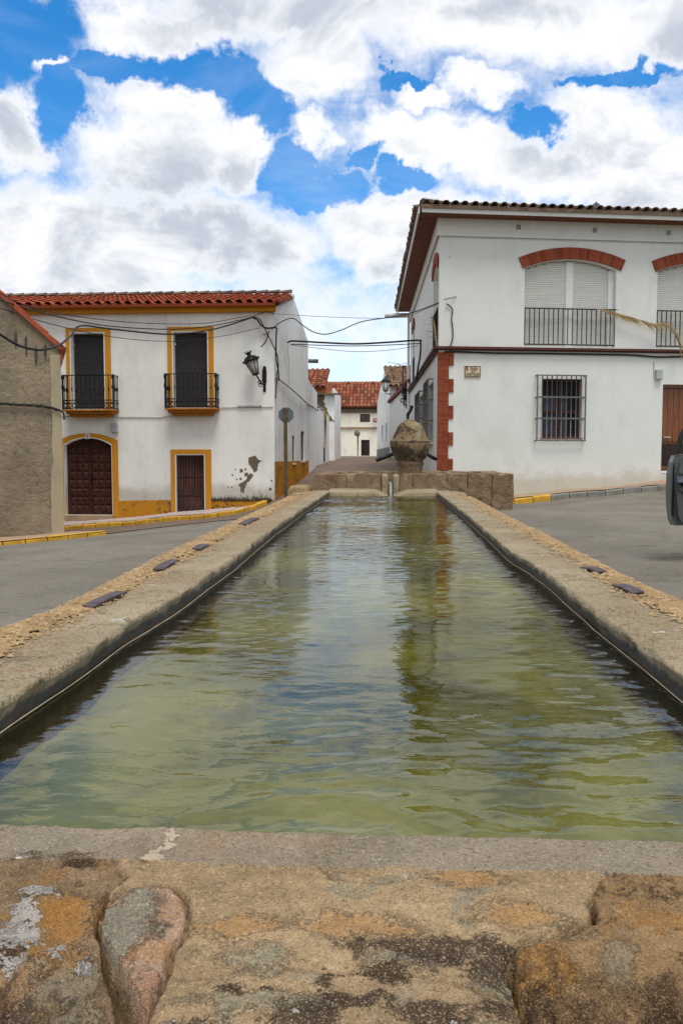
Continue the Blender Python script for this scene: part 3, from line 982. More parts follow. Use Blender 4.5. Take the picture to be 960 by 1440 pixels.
def grille(F, parent, u0, u1, z0, z1, w_, nb, rails, m, t=.016, name='window_grille', bname='grille_bar'):
    """iron grille: outer frame and rails in one part, every upright its own sub-part"""
    mb = MB()
    for z in (z0, z1): mb.box(u0 - t, u1 + t, w_ - t / 2, w_ + t / 2, z - t / 2, z + t / 2, F.M)
    for u in (u0, u1): mb.box(u - t / 2, u + t / 2, w_ - t / 2 - .002, w_ + t / 2 + .002, z0 + t / 2, z1 - t / 2, F.M)
    for r in rails: mb.box(u0 + t / 2, u1 - t / 2, w_ - t * .6, w_ + t * .6, r - t * .7, r + t * .7, F.M)
    if w_ < -.03:
        for u in (u0, u1):
            for z in [z0, z1] + list(rails): mb.box(u - t / 2, u + t / 2, w_ + t / 2 + .002, .01, z - t / 2 - .001, z + t / 2 + .001, F.M)
    gr = mb.build(name, m, parent)
    me = MB().tube([(0, 0, 0), (0, 0, z1 - z0 - t)], t * .48, 6).mesh(bname, m)
    for i in range(1, nb + 1):
        u = u0 + (u1 - u0) * i / (nb + 1)
        share(bname, me, gr, Matrix.Translation(F.pt(u, w_, z0 + t / 2)))
    return gr


# ================================================================== YELLOW-TRIMMED HOUSE
h1 = thing('house', FL.pt(FL.L / 2, 0, g(*FL.pt(FL.L / 2, 0, 0).xy)), 'two-storey white house with ochre trim, two small black balconies and an orange tiled roof', 'house')
UL0 = -3.5                                                # runs on behind the brown house
P = lambda px, py, w=0.0: FL.px(px, py, w)
holes = []
balc = []
for (x0, x1, y0, y1, X0, X1, Y0, sx0, sx1, by0) in ((100, 148, 469, 575, 93, 155.5, 461.5, 102.5, 146, 527), (243.5, 292.5, 467.5, 573, 235.5, 300, 460, 245.5, 290.5, 525)):
    u0, z1 = P(x0, y0); u1, z0 = P(x1, y1)
    holes.append(rect(u0, u1, z0, z1)); balc.append((u0, u1, z0, z1, P(X0, Y0), P(X1, Y0), by0, (x0 + x1) / 2))
gu0, gz0 = P(93, 724); gu1, _ = P(159, 724); gzs = P(92, 626.5)[1]; gzc = P(125, 616)[1]
holes.append(arch(gu0, gu1, gz0, gzs, gzc, 12))
du0, dz1 = P(248, 640); du1, dz0 = P(288, 721)
holes.append(rect(du0, du1, dz0, dz1))
wall(FL, rect(UL0, FL.L, -2.2, ZE), holes, .22).build('front_wall', M['white_l'], h1)
DEP = FLS.L; ZR = at_y(411, 412, (cL.y + bL.y) / 2).z - .08
# gable wall to the street with two barred slits
sw = []
for x0, x1, y0, y1 in ((411, 414.5, 612.5, 651), (423, 428, 606, 648)):
    a, zt = FLS.px(x0, y0); b, zb = FLS.px(x1, y1); sw.append(rect(a, b, zb, zt))
wall(FLS, [(0, -1.5), (DEP, -1.5), (DEP, ZE), (DEP / 2, ZR), (0, ZE)], sw, .2).build('gable_wall', M['white_side'], h1)
for (a, b) in ((sw[0][0], sw[0][2]), (sw[1][0], sw[1][2])):
    win = lbox(FLS, 'window', a[0] - .02, b[0] + .02, .12, .14, a[1], b[1], M['black'], h1)
    mb = MB()
    for k in range(4):
        u = a[0] + (b[0] - a[0]) * (k + .5) / 4
        mb.tube([FLS.pt(u, .04, a[1]), FLS.pt(u, .04, b[1])], .012, 6)
    mb.build('window_bars', M['iron'], win)
    lbox(FLS, 'sill', a[0] - .06, b[0] + .06, -.05, .1, a[1] - .05, a[1] - .003, M['white_trim'], win)
mb = MB(); mb.prism([(UL0, -1.5), (FL.L - .3, -1.5), (FL.L - .3, ZE - .1), (UL0, ZE - .1)], DEP - .2, DEP, FL.M); mb.prism([(UL0, -1.5), (UL0 + .2, -1.5), (UL0 + .2, ZE - .1), (UL0, ZE - .1)], .3, DEP - .2, FL.M)
mb.build('back_wall', M['white_l'], h1)
# base band of ochre paint: follows the sloping ground
seg = [P(167, 704.5), P(240, 703)]
gl = lambda u: g(*FL.pt(u, 0, 0).xy)


def low_band(F, name, u0, u1, zt0, zt1, proud=.012):
    mb = MB(); n = 12
    vs = []
    for i in range(n + 1):
        u = u0 + (u1 - u0) * i / n; zt = zt0 + (zt1 - zt0) * i / n
        q = F.pt(u, 0, 0)
        zb = min(g(q.x, q.y) - .15, zt - .02)
        vs += [F.pt(u, -proud, zb), F.pt(u, -proud, zt), F.pt(u, .01, zt)]
    fs = []
    for i in range(n):
        a = i * 3; fs += [(a, a + 3, a + 4, a + 1), (a + 1, a + 4, a + 5, a + 2)]
    mb.add(vs, fs)
    return mb.build(name, M['ochre_band'], h1)


ju0, ju1 = P(160, 700)[0], P(167.5, 700)[0]
low_band(FL, 'base_band', ju0, P(240.5, 700)[0], P(167, 704.5)[1], P(240, 703)[1])
low_band(FL, 'base_band', P(297, 700)[0], FL.L - .02, P(298, 703.5)[1], P(384, 703)[1])
z_ = FLS.px(386, 649)[1]; low_band(FLS, 'base_band', 0.0, DEP, z_, FLS.px(431.5, 648)[1])
# balcony doors
for bi, (u0, u1, z0, z1, T0, T1, by0, cx) in enumerate(balc):
    dr = shutter(FL, 'balcony_door', u0 + .03, u1 - .02, z0, z1 - .02, .16, M['shut_d'], h1)
    iw = .035
    band(FL, 'white_edging', [(u0, z0), (u0, z1), (u1, z1), (u1, z0)][0:4], [(u0 - iw, z0), (u0 - iw, z1 + iw), (u1 + iw, z1 + iw), (u1 + iw, z0)], -.012, .02, M['white_trim'], dr) if False else None
    n_in = [(u1 + iw, z0), (u0 - iw, z0)]
    mbt = MB()
    for (a, b, c, d) in ((u0 - iw, u0, z0, z1 + iw), (u1, u1 + iw, z0, z1 + iw), (u0, u1, z1, z1 + iw)): mbt.box(a, b, -.022, .01, c, d, FL.M)
    mbt.build('white_edging', M['white_trim'], h1)
    mbt = MB()
    for (a, b, c, d) in ((T0[0], u0 - iw, z0, T0[1]), (u1 + iw, T1[0], z0, T0[1]), (u0 - iw, u1 + iw, z1 + iw, T0[1])): mbt.box(a, b, -.032, .01, c, d, FL.M)
    mbt.build('ochre_surround', M['ochre'], h1)
    # slab with stepped moulding
    bw = .42; e0, e1 = P(cx - 36.5, 575, -bw)[0], P(cx + 36.5, 575, -bw)[0]
    zb = P(cx, 575.5, -bw)[1] if bi == 0 else P(cx, 573.5, -bw)[1]
    mb = MB()
    for k, (dz0_, dz1_, ins) in enumerate(((-.05, 0, 0), (-.12, -.05, .07), (-.19, -.12, .15))):
        mb.box(e0 + ins, e1 - ins, -bw + ins, .01, zb + dz0_, zb + dz1_ - .001, FL.M)
    mb.build('balcony_slab', M['slab'], h1, bevel=.01)
    r0, r1 = e0 + .02, e1 - .02; rw = -bw + .03; zt = P(cx, by0 + .5, -bw)[1]
    mb = MB(); t = .012
    for z in (zt, zb + .03, zb + .17, zb + .24):
        mb.box(r0, r1, rw - t, rw + t, z - t, z + t, FL.M)
        for u in (r0, r1): mb.box(u - t, u + t, rw + t + .001, .01, z - t, z + t, FL.M)
    for u in (r0, r1):
        mb.box(u - .02, u + .02, rw - .021, rw + .021, zb, zt + .02, FL.M)
        for z in (zb + .55, zb + .58, zb + .62): mb.box(u - .034, u + .034, rw - .034, rw + .034, z - .012, z + .012, FL.M)
        mb.box(u - .034, u + .034, rw - .034, rw + .034, zt - .1, zt - .02, FL.M)
    rail = mb.build('balcony_railing', M['iron'], h1)
    bme = MB().tube([(0, 0, 0), (0, 0, .46), (0, 0, .5), (0, 0, .56), (0, 0, .60), (0, 0, zt - zb)], [.009, .009, .018, .018, .009, .009], 6).mesh('baluster', M['iron'])
    for k in range(1, 11): share('baluster', bme, rail, Matrix.Translation(FL.pt(r0 + (r1 - r0) * k / 11, rw, zb)))
    for k in range(3):
        for u in (r0, r1): share('baluster', bme, rail, Matrix.Translation(FL.pt(u, rw + .12 + k * .11, zb)))
    # scrollwork rings along the foot of the railing
    ring = MB()
    for k in range(11):
        u = r0 + (r1 - r0) * (k + .5) / 11
        ring.tube([FL.pt(u + .05 * math.cos(a), rw, zb + .1 + .05 * math.sin(a)) for a in np.linspace(0, 2 * math.pi, 11)], .009, 5)
    ring.build('scrollwork', M['iron'], rail)
# carriage door
z0, z1 = gz0, gzc
dk = .17
door = MB().prism(arch(gu0 - .02, gu1 + .02, z0, gzs, gzc + .02, 12), dk, dk + .06, FL.M).build('carriage_door', M['wood_d'], h1)
mid = (gu0 + gu1) / 2
pme = {}
cols = [gu0 + .06, mid - .03]
pw = (mid - .03 - (gu0 + .06)) / 3; ph = (gzs - z0 - .03) / 8
pm = MB()
pm.add([(.02, 0, .02), (pw - .02, 0, .02), (pw - .02, 0, ph - .02), (.02, 0, ph - .02), (.05, -.028, .05), (pw - .05, -.028, .05), (pw - .05, -.028, ph - .05), (.05, -.028, ph - .05)],
       [(0, 1, 5, 4), (1, 2, 6, 5), (2, 3, 7, 6), (3, 0, 4, 7), (4, 5, 6, 7)])
pme = pm.mesh('door_panel', M['wood_d'])
rotF = FL.M.to_3x3().to_4x4()
for side in (gu0 + .06, mid + .03):
    for i in range(3):
        for j in range(8): share('door_panel', pme, door, Matrix.Translation(FL.pt(side + pw * i, dk - .001, z0 + .02 + ph * j)) @ rotF)
lbox(FL, 'meeting_strip', mid - .02, mid + .02, dk - .04, dk - .001, z0, gzc - .02, M['wood_d'], door)
lbox(FL, 'handle', mid + .03, mid + .055, dk - .08, dk - .04, z0 + .9, z0 + 1.08, M['iron'], door)
n = 12
inn = [(gu1, z0)] + arc_top(gu0, gu1, gzs, gzc, n) + [(gu0, z0)]
aw = .11
out_ = [(ju1, z0 - .2)] + [(u + (u - mid) / (gu1 - mid) * (ju1 - gu1), z + aw * 1.2) for u, z in arc_top(gu0, gu1, gzs, gzc, n)] + [(gu0 - (ju1 - gu1), z0 - .2)]
edge = [(u + (u - mid) * .018, z + (.025 if 0 < i < n + 1 else 0)) for i, (u, z) in enumerate(inn)]


def frame_strip(name, A, B, w0_, w1_, m, parent):
    mb = MB(); k = len(A)
    v = [FL.pt(a[0], w0_, a[1]) for a in A] + [FL.pt(b[0], w0_, b[1]) for b in B] + [FL.pt(b[0], w1_, b[1]) for b in B] + [FL.pt(a[0], w1_, a[1]) for a in A]
    fs = []
    for i in range(k - 1): fs += [(i, i + 1, k + i + 1, k + i), (k + i, k + i + 1, 2 * k + i + 1, 2 * k + i), (3 * k + i, 3 * k + i + 1, i + 1, i)]
    mb.add(v, fs); return mb.build(name, m, parent)


frame_strip('white_edging', inn, edge, -.03, .01, M['white_trim'], h1)
frame_strip('ochre_surround', edge, out_, -.022, .01, M['ochre'], h1)
lbox(FL, 'doorstep', gu0 - .05, gu1 + .03, -.12, .2, z0 - .45, z0 - .004, M['tan'], h1, .01)
un, zn = P(124, 613.5)
nt = lbox(FL, 'number_tile', un - .06, un + .06, -.045, -.022, zn - .07, zn + .07, M['number'], h1)
# grilled small door
mbt = MB(); iw = .03
T0, T1 = P(240.5, 632), P(297, 632)
for (a, b, c, d) in ((du0 - iw, du0, dz0 - .3, dz1 + iw), (du1, du1 + iw, dz0 - .3, dz1 + iw), (du0, du1, dz1, dz1 + iw)): mbt.box(a, b, -.026, .01, c, d, FL.M)
mbt.build('white_edging', M['white_trim'], h1)
mbt = MB()
for (a, b, c, d) in ((T0[0], du0 - iw, dz0 - .35, T0[1]), (du1 + iw, T1[0], dz0 - .35, T0[1]), (du0 - iw, du1 + iw, dz1 + iw, T0[1])): mbt.box(a, b, -.036, .01, c, d, FL.M)
mbt.build('ochre_surround', M['ochre'], h1)
sd = lbox(FL, 'small_door', du0 - .02, du1 + .02, .16, .2, dz0 - .4, dz1, M['pink_door'], h1)
for k in range(5):
    a = du0 + (du1 - du0) * k / 5
    lbox(FL, 'door_board', a + .008, a + (du1 - du0) / 5 - .008, .135, .159, dz0 - .3, dz1 - .03, M['pink_door'], sd)
grille(FL, h1, du0 + .04, du1 - .03, dz0 + .02, dz1 - .05, .0, 8, [dz0 + .45, dz0 + .95], M['iron'], .02, 'door_grille')
# eaves moulding and the ochre lip above it
lbox(FL, 'eaves_moulding', UL0, FL.L + .05, -.16, .0, ZE - .11, ZE + .02, M['ochre'], h1, .01)
lbox(FL, 'eaves_lip', UL0, FL.L + .06, -.22, -.02, ZE + .022, ZE + .06, M['ochre'], h1)
# roof
ub = FL.u; wv = FL.w
half = DEP / 2 * FLS.u.dot(FL.w)
ov = .34; rise = ZR + .03 - (ZE + .10); run = half + ov
sv = (wv * run + Vector((0, 0, 1)) * rise).normalized(); sl_ = math.hypot(run, rise)
npr = 27; pwid = (FL.L + .08 + .5) / npr; nrow = 9; ln = sl_ / nrow
o = FL.pt(-.5, -ov, ZE + .07)
roof(h1, o, ub, sv, npr, nrow, pwid, ln, M['tile_new'], True, 'roof_tile')
# hidden part further left and the back slope: one mesh each
roof(h1, FL.pt(UL0, -ov, ZE + .07), ub, sv, int((3.0) / pwid), nrow, pwid, ln, M['tile_new'], False, 'roof_tile', deck='roof_deck')
o2 = FL.pt(FL.L + .08, 2 * half + ov, ZE + .07); sv2 = (-wv * run + Vector((0, 0, 1)) * rise).normalized()
roof(h1, o2, -ub, sv2, int((FL.L + 3.5) / pwid), nrow, pwid, ln, M['tile_new'], False, 'roof_tile')
# ridge tiles and verge tiles
V, Fs = tile_template(.26, .36)
rme = bpy.data.meshes.new('ridge_tile'); rme.from_pydata(V, [], Fs); rme.materials.append(M['tile_dark']); rme.polygons.foreach_set('use_smooth', [True] * len(Fs))
for i in range(27):
    p = FL.pt(FL.L + .06 - i * .36, half, ZR + .08)
    bs = Matrix(((-ub.x, -wv.x * 0 + -ub.y * 0 + wv.x, 0, 0), (0, 0, 0, 0), (0, 0, 0, 0), (0, 0, 0, 1)))
    yv = -ub; zv = Vector((0, 0, 1)); xv = yv.cross(zv)
    bs = Matrix(((xv.x, yv.x, zv.x, 0), (xv.y, yv.y, zv.y, 0), (0, 0, 1, 0), (0, 0, 0, 1)))
    share('ridge_tile', rme, h1, Matrix.Translation(p) @ bs)
vme = bpy.data.meshes.new('verge_tile'); vme.from_pydata(V, [], Fs); vme.materials.append(M['tile_old']); vme.polygons.foreach_set('use_smooth', [True] * len(Fs))
for k in range(9):
    p = FL.pt(FL.L + .10, -ov, ZE + .05) + sv * (k * ln)
    nv = ub.cross(sv).normalized(); xo = Vector((ub.x, ub.y, 0))
    rot = Matrix.Rotation(R(55), 4, 'Y')
    bs = Matrix(((ub.x, sv.x, nv.x, 0), (ub.y, sv.y, nv.y, 0), (ub.z, sv.z, nv.z, 0), (0, 0, 0, 1)))
    share('verge_tile', vme, h1, Matrix.Translation(p) @ bs @ rot)
# strings, boxes and the mark where plaster fell off
mb = MB(); zc1 = P(200, 586)[1]
path = [P(88, 585), P(226, 587), P(232, 585.5), P(300, 585), P(306, 577), P(312, 573.5), P(330, 573), P(384, 572.5)]
mb.tube([FL.pt(u, -.02, z) for u, z in path], .012, 6)
mb.build('wall_conduit', M['cable_w'], h1)
mb = MB().tube([FL.pt(*[(lambda q: (q[0], -.035, q[1]))(P(a, b)) for a, b in [(335, 571.5)]][0]), FL.pt(P(368, 571.5)[0], -.035, P(368, 571.5)[1])], .03, 8)
mb.build('junction_sleeve', M['cable_w'], h1)
u0_, z1_ = P(157.5, 595); u1_, z0_ = P(166.5, 608)
lbox(FL, 'meter_box', u0_, u1_, -.1, 0, z0_, z1_, M['grey_box'], h1, .012)
u0_, z1_ = P(368.5, 461); u1_, z0_ = P(376, 470)
lbox(FL, 'alarm_box', u0_, u1_, -.09, 0, z0_, z1_, M['white_trim'], h1, .01)


def ragged(F, name, pts, m, parent, proud=.006, seed=0, amp=.012):
    """thin irregular scab of bare render, outline broken up"""
    pts = [F.px(*p) for p in pts]; o = []
    n = len(pts)
    for i in range(n):
        a, b = Vector(pts[i]), Vector(pts[(i + 1) % n])
        k = max(2, int((b - a).length / .025))
        for j in range(k):
            q = a.lerp(b, j / k); dn = Vector((-(b - a).y, (b - a).x)).normalized()
            o.append(tuple(q + dn * float(fbm(np.array(q.x * 14 + seed), np.array(q.y * 14), seed, 3)) * amp * 2))
    return MB().prism(o, -proud, .004, F.M).build(name, m, parent)


ragged(FL, 'bare_render_patch', [(350, 643), (358, 641), (365, 647), (370, 648), (363, 652), (361, 662), (357, 664), (352, 655), (349, 650)], M['brown_patch'], h1, seed=3)
ragged(FL, 'bare_render_patch', [(352, 665), (356, 668), (354, 673), (348, 679), (343, 688), (344, 693), (338, 692), (339, 685), (334, 682), (340, 679), (346, 674)], M['brown_patch'], h1, seed=5)
for (a, b, s) in ((339, 662, 2.5), (346, 667, 2.5), (338, 673, 1.6), (333, 674, 1.2), (327, 668, .9), (321, 685, 1), (345, 660, 1.2), (326, 685, .9), (331, 660, 1.0), (203, 698, .8), (349, 671, 1.3), (380, 688, 1.6), (382, 676, 1)):
    ragged(FL, 'bare_render_patch', [(a - s, b - s), (a + s * .8, b - s * 1.1), (a + s * 1.2, b + s * .6), (a - s * .4, b + s * 1.1)], M['brown_patch'], h1, seed=a, amp=.01)
# weeds and black mould along the foot of the wall: a low ragged growth
mb = MB(); rw_ = random.Random(4)
for k in range(900):
    px_ = rw_.uniform(298, 382); u, z = P(px_, 703)
    hgt = .55 * abs(rw_.gauss(0, 1)) * (.07 + .10 * max(0, 1 - abs(px_ - 365) / 16) + .05 * max(0, 1 - abs(px_ - 330) / 40))
    dx = rw_.uniform(-.03, .03); ww = rw_.uniform(-.05, -.005); b = rw_.uniform(.004, .012)
    zz = z + rw_.uniform(-.03, hgt * .8)
    mb.add([FL.pt(u - b, ww, zz - .02), FL.pt(u + b, ww, zz - .02), FL.pt(u + dx, ww - .02, zz + hgt * .5 + .01)], [(0, 1, 2)])
mb.build('wall_weeds', simple('olive_weeds', (.10, .085, .04), .9, var=.5, sc=40), h1, kind='stuff')
# pipe poking out behind the gable
MB().tube([at_y(434, 507.5, bL.y + .15), at_y(447, 508, bL.y + .1)], .07, 12).build('waste_pipe', M['sign_back'], h1)

# ================================================================== WHITE HOUSE WITH BRICK CORNER
h2 = thing('house', FR.pt(3, 0, g(*FR.pt(3, 0, 0).xy)), 'tall white house with red brick arches, toothed brick corner and pale shutters', 'house')
Q = lambda px, py, w=0.0: FR.px(px, py, w)
OV = .5
ZSOF = Q(660, 299.5, -OV)[1]
RL = 13.0
wins = []
a0, zb = Q(736, 487.2); a1 = Q(863.5, 487)[0]; zsp = Q(736, 377)[1]; zcr = Q(800, 365)[1]
b0 = Q(921.5, 487)[0]
up_holes = [arch(a0, a1, zb, zsp, zcr, 14), arch(b0, b0 + (a1 - a0), zb, zsp, zcr, 14)]
g0, gt = Q(762, 532.5); g1, gb = Q(816.5, 615.5)
d0, dt = Q(931.5, 540.5); db = Q(931.5, 662)[1]; d1 = d0 + 1.35
wall(FR, rect(0, RL, -1.2, ZSOF + .12), up_holes + [rect(g0, g1, gb, gt), rect(d0, d1, db, dt)], .26).build('front_wall', M['white'], h2)
# street side wall
SL = FRS.L; us = lambda px, py: FRS.px(px, py)[0]
s_holes = []
sa = us(609.0, 430); sb = SL - .22
sa2 = us(580.3, 500); sb2 = us(582.6, 500)
s_holes.append(arch(sa, sb, zb, zsp, zcr - .02, 12)); s_holes.append(arch(sa2, sb2, zb, zsp, zcr - .02, 12))
lw = []
for x0, x1, y0, y1 in ((602.5, 609, 537, 621.5), (589.5, 595.5, 553.5, 609)):
    u0, u1 = us(x0, 560), us(x1, 560); zt = FRS.px((x0 + x1) / 2, y0)[1]; zl = FRS.px((x0 + x1) / 2, y1)[1]
    lw.append((u0, u1, zl, zt)); s_holes.append(rect(u0 + .05, u1 - .05, zl + .06, zt - .06))
wall(FRS, rect(0, SL, -1.2, ZSOF + .12), s_holes, .26).build('side_wall', M['white'], h2)
for (u0, u1, zl, zt) in lw:
    wn_ = lbox(FRS, 'window', u0 + .03, u1 - .03, .16, .18, zl, zt, M['black'], h2)
    grille(FRS, wn_, u0, u1, zl, zt, -.14, 7, [zl + (zt - zl) / 3, zl + (zt - zl) * 2 / 3], M['iron_w'], .018) if False else None
    grille(FRS, h2, u0, u1, zl, zt, -.14, 9, [zl + (zt - zl) / 3, zl + (zt - zl) * 2 / 3], M['iron_w'], .03)
    lbox(FRS, 'sill', u0 - .05, u1 + .05, -.16, .1, zl - .06, zl - .01, M['white_trim'], wn_)
# far and back walls
mb = MB(); BD = 9.0
cR_ = FR.pt(RL, .27, 0); fR_ = Vector((fR.x, fR.y, 0)) + (cR_ - FR.pt(0, 0, 0))
for nm, a_, b_ in (('back_wall', Vector((fR.x, fR.y, 0)) + FRS.w * .27, fR_), ('end_wall', fR_, cR_)):
    MB().add([(a_.x, a_.y, -1.2), (b_.x, b_.y, -1.2), (b_.x, b_.y, ZSOF), (a_.x, a_.y, ZSOF)], [(0, 1, 2, 3)]).build(nm, M['white'], h2)


def voussoirs(F, u0, u1, zs, zc, th, n, parent, rev=.26):
    """flat arch of bricks on edge"""
    h = (u1 - u0) / 2; s = zc - zs; r = (h * h + s * s) / (2 * s); cz = zc - r; cu = (u0 + u1) / 2
    A = math.asin(h / r); A2 = A * 1.0
    ring = MB()
    arcs = np.linspace(-A2, A2, 22)
    lo = [(cu + (r - .004) * math.sin(t), cz + (r - .004) * math.cos(t)) for t in arcs]; hi = [(cu + (r + th - .01) * math.sin(t), cz + (r + th - .01) * math.cos(t)) for t in arcs]
    ring.prism(lo + hi[::-1], -.025, rev, F.M)
    ar = ring.build('brick_arch', M['mortar'], parent)
    da = 2 * A2 / n; k = da * .43
    mb = MB(); v = []
    for ww in (-.04, .10):
        v += [(-math.sin(k) * r, ww, r * math.cos(k) - r - .012), (math.sin(k) * r, ww, r * math.cos(k) - r - .012), (math.sin(k) * (r + th), ww, (r + th) * math.cos(k) - r), (-math.sin(k) * (r + th), ww, (r + th) * math.cos(k) - r)]
    mb.add(v, [(0, 1, 2, 3), (7, 6, 5, 4), (0, 4, 5, 1), (1, 5, 6, 2), (2, 6, 7, 3), (3, 7, 4, 0)])
    me = mb.mesh('brick', M['brick'])
    for i in range(n):
        t = -A2 + da * (i + .5)
        mt = F.M @ Matrix.Translation((cu + r * math.sin(t), random.uniform(-.002, .002), cz + r * math.cos(t))) @ Matrix.Rotation(t, 4, 'Y')
        share('brick', me, ar, mt)
    return ar


for u0 in (a0, b0):
    u1 = u0 + (a1 - a0)
    voussoirs(FR, u0 - .06, u1 + .12, zsp, zcr + .02, .26, 38, h2)
    um = (u0 + u1) / 2 + .02
    win = MB().prism(arch(u0 - .0, u1 - .0, zb, zsp + .01, zcr + .02, 12), .20, .22, FR.M).build('arched_window', M['shut_w'], h2)
    # shutters: slats stop at the arch by being set behind the reveal
    for k, (x0, x1) in enumerate(((u0 + .0, um - .09), (um + .09, u1 - .14))):
        mb = MB(); z = zb
        h = (u1 - u0) / 2; s = zcr - zsp; r = (h * h + s * s) / (2 * s); cz = zcr - r; cu = (u0 + u1) / 2
        while z < zcr - .06:
            ztop = z + .052
            aa, bb = x0, x1
            if ztop > zsp:      # clip to the arch
                hw = math.sqrt(max(0, r * r - (ztop - cz) ** 2)); aa = max(aa, cu - hw); bb = min(bb, cu + hw)
            if bb - aa > .05:
                vs = []
                for zz, ww in ((z, .165), (z + .008, .150), (z + .044, .150), (ztop, .165)): vs += [FR.pt(aa, ww, zz), FR.pt(bb, ww, zz)]
                mb.add(vs, [(0, 1, 3, 2), (2, 3, 5, 4), (4, 5, 7, 6)])
            z = ztop
        mb.build('roller_shutter', M['shut_w'], win)
    lbox(FR, 'centre_post', um - .09, um + .09, .12, .199, zb, zcr - .03, M['white_trim'], win)
    lbox(FR, 'side_post', u1 - .14, u1 - .002, .12, .199, zb, zsp + .02, M['white_trim'], win)
    # railing
    zt = Q(800, 434.5, .02)[1]; mb = MB(); t = .014
    mb.box(u0, u1 + .06, .0, .03, zt - t, zt + t, FR.M); mb.box(u0, u1 + .06, .003, .027, zb + .045, zb + .07, FR.M)
    rail = mb.build('balcony_railing', M['iron'], h2)
    bme = MB().tube([(0, 0, 0), (0, 0, zt - zb - .06)], .0125, 6).mesh('baluster', M['iron'])
    for k in range(20): share('baluster', bme, rail, Matrix.Translation(FR.pt(u0 + .02 + (u1 - u0 - .02) * k / 19, .015, zb + .05)))
for (x0, x1) in ((sa, sb), (sa2, sb2)):
    voussoirs(FRS, x0 - .08, x1 + (.06 if x1 > SL - 1 else .08), zsp, zcr + .0, .26, 30, h2)
    win = MB().prism(arch(x0, x1, zb, zsp - .02, zcr - .05, 12), .22, .24, FRS.M).build('arched_window', M['shut_w'], h2)
    shutter(FRS, 'roller_shutter', x0, x1, zb, zsp - .02, .19, M['shut_w'], win)
    zt = Q(800, 434.5, .02)[1]; mb = MB(); t = .014
    mb.box(x0, x1, -.02, .01, zt - t, zt + t, FRS.M); mb.box(x0, x1, -.017, .007, zb + .045, zb + .07, FRS.M)
    rail = mb.build('balcony_railing', M['iron'], h2)
    bme2 = MB().tube([(0, 0, 0), (0, 0, zt - zb - .06)], .0125, 6).mesh('baluster', M['iron'])
    for k in range(14): share('baluster', bme2, rail, Matrix.Translation(FRS.pt(x0 + .02 + (x1 - x0 - .04) * k / 13, -.005, zb + .05)))
# string course, wrapping the corner
mb = MB()
mb.box(-.13, RL, -.13, -.002, ZS - .055, ZS, FR.M); mb.box(-.09, RL, -.07, -.004, ZS - .08, ZS - .058, FR.M)
mb.box(0, SL + .002, -.13, -.002, ZS - .07, ZS - .0015, FRS.M); mb.box(0, SL + .002, -.09, -.004, ZS - .12, ZS - .0745, FRS.M)
mb.build('string_course', M['string'], h2)
# brick quoin: every brick its own piece
qz0 = Q(620, 661)[1]; qz1 = ZS - .125; rows = 62; rh = (qz1 - qz0) / rows
uq1 = Q(630.3, 580)[0]; uq2 = Q(637, 580)[0]
mb = MB().box(-.012, uq1 - .006, -.012, .05, qz0 - .4, qz1, FR.M)
mb.box(.0, .32, -.010, .05, qz0 - .4, qz1, Matrix.Identity(4)) if False else None
tooth = 7
for k in range(rows // tooth + 1):
    if k % 2 == 0: mb.box(uq1 - .006, uq2 - .006, -.0118, .05, qz1 - rh * min(rows, (k + 1) * tooth), qz1 - rh * k * tooth, FR.M)
quo = mb.build('brick_quoin', M['mortar'], h2)


def brick_me(w_): return MB().box(0, w_, -.028, .02, .004, rh - .004, FR.M.to_3x3().to_4x4()).mesh('brick', M['brick'])


bl = brick_me(uq1 + .02 - .006); bs_ = brick_me((uq1 + .02) / 2 - .006); bt = brick_me(uq2 - uq1 - .006)
for r_ in range(rows):
    z = qz1 - rh * (r_ + 1)
    if r_ % 2 == 0: share('brick', bl, quo, Matrix.Translation(FR.pt(-.022, random.uniform(-.003, .003), z)))
    else:
        for k in range(2): share('brick', bs_, quo, Matrix.Translation(FR.pt(-.022 + k * ((uq1 + .02) / 2), random.uniform(-.003, .003), z)))
    if (r_ // tooth) % 2 == 0: share('brick', bt, quo, Matrix.Translation(FR.pt(uq1, random.uniform(-.003, .003), z)))
# frieze below the eaves with vents
zf = Q(660, 332)[1]
mb = MB(); mb.box(-.05, RL, -.05, -.001, zf, ZSOF + .05, FR.M); mb.box(-.07, RL, -.07, -.051, zf - .02, zf + .03, FR.M)
mb.box(0, SL, -.05, -.001, zf + .001, ZSOF + .05, FRS.M); mb.box(0, SL, -.07, -.051, zf - .02, zf + .029, FRS.M)
mb.build('frieze', M['white'], h2)
for vx, vy in ((728.5, 319.5), (835.5, 324), (939, 327.5)):
    u, z = Q(vx, vy, -.05); s = .058
    v = lbox(FR, 'vent', u - s, u + s, -.053, -.0505, z - s, z + s, M['black'], h2)
    mb = MB()
    for k in (-1, 0, 1, 2):
        x = -s + (k + 1) * 2 * s / 3
        mb.box(u + x - .004, u + x + .004, -.062, -.0535, z - s, z + s, FR.M)
        mb.box(u - s, u + s, -.060, -.0545, z + x - .004, z + x + .004, FR.M)
    mb.build('vent_grid', M['white'], v)
# soffit, fascia, roof
mb = MB()
mb.box(-OV, RL, -OV, 0, ZSOF, ZSOF + .03, FR.M)
mb.box(0, SL - .003, -OV, -.003, ZSOF + .0015, ZSOF + .028, FRS.M)
mb.build('soffit', M['soffit'], h2)
mb = MB()
mb.box(-OV - .03, RL, -OV - .03, -OV, ZSOF - .02, ZSOF + .13, FR.M); mb.box(-.35, SL + OV, -OV - .03, -OV, ZSOF - .021, ZSOF + .129, FRS.M)
mb.build('fascia', M['white'], h2)
zr0 = ZSOF + .16; slope = math.tan(R(13)); up = Vector((0, 0, 1))
pw2 = .228; ln2 = .40
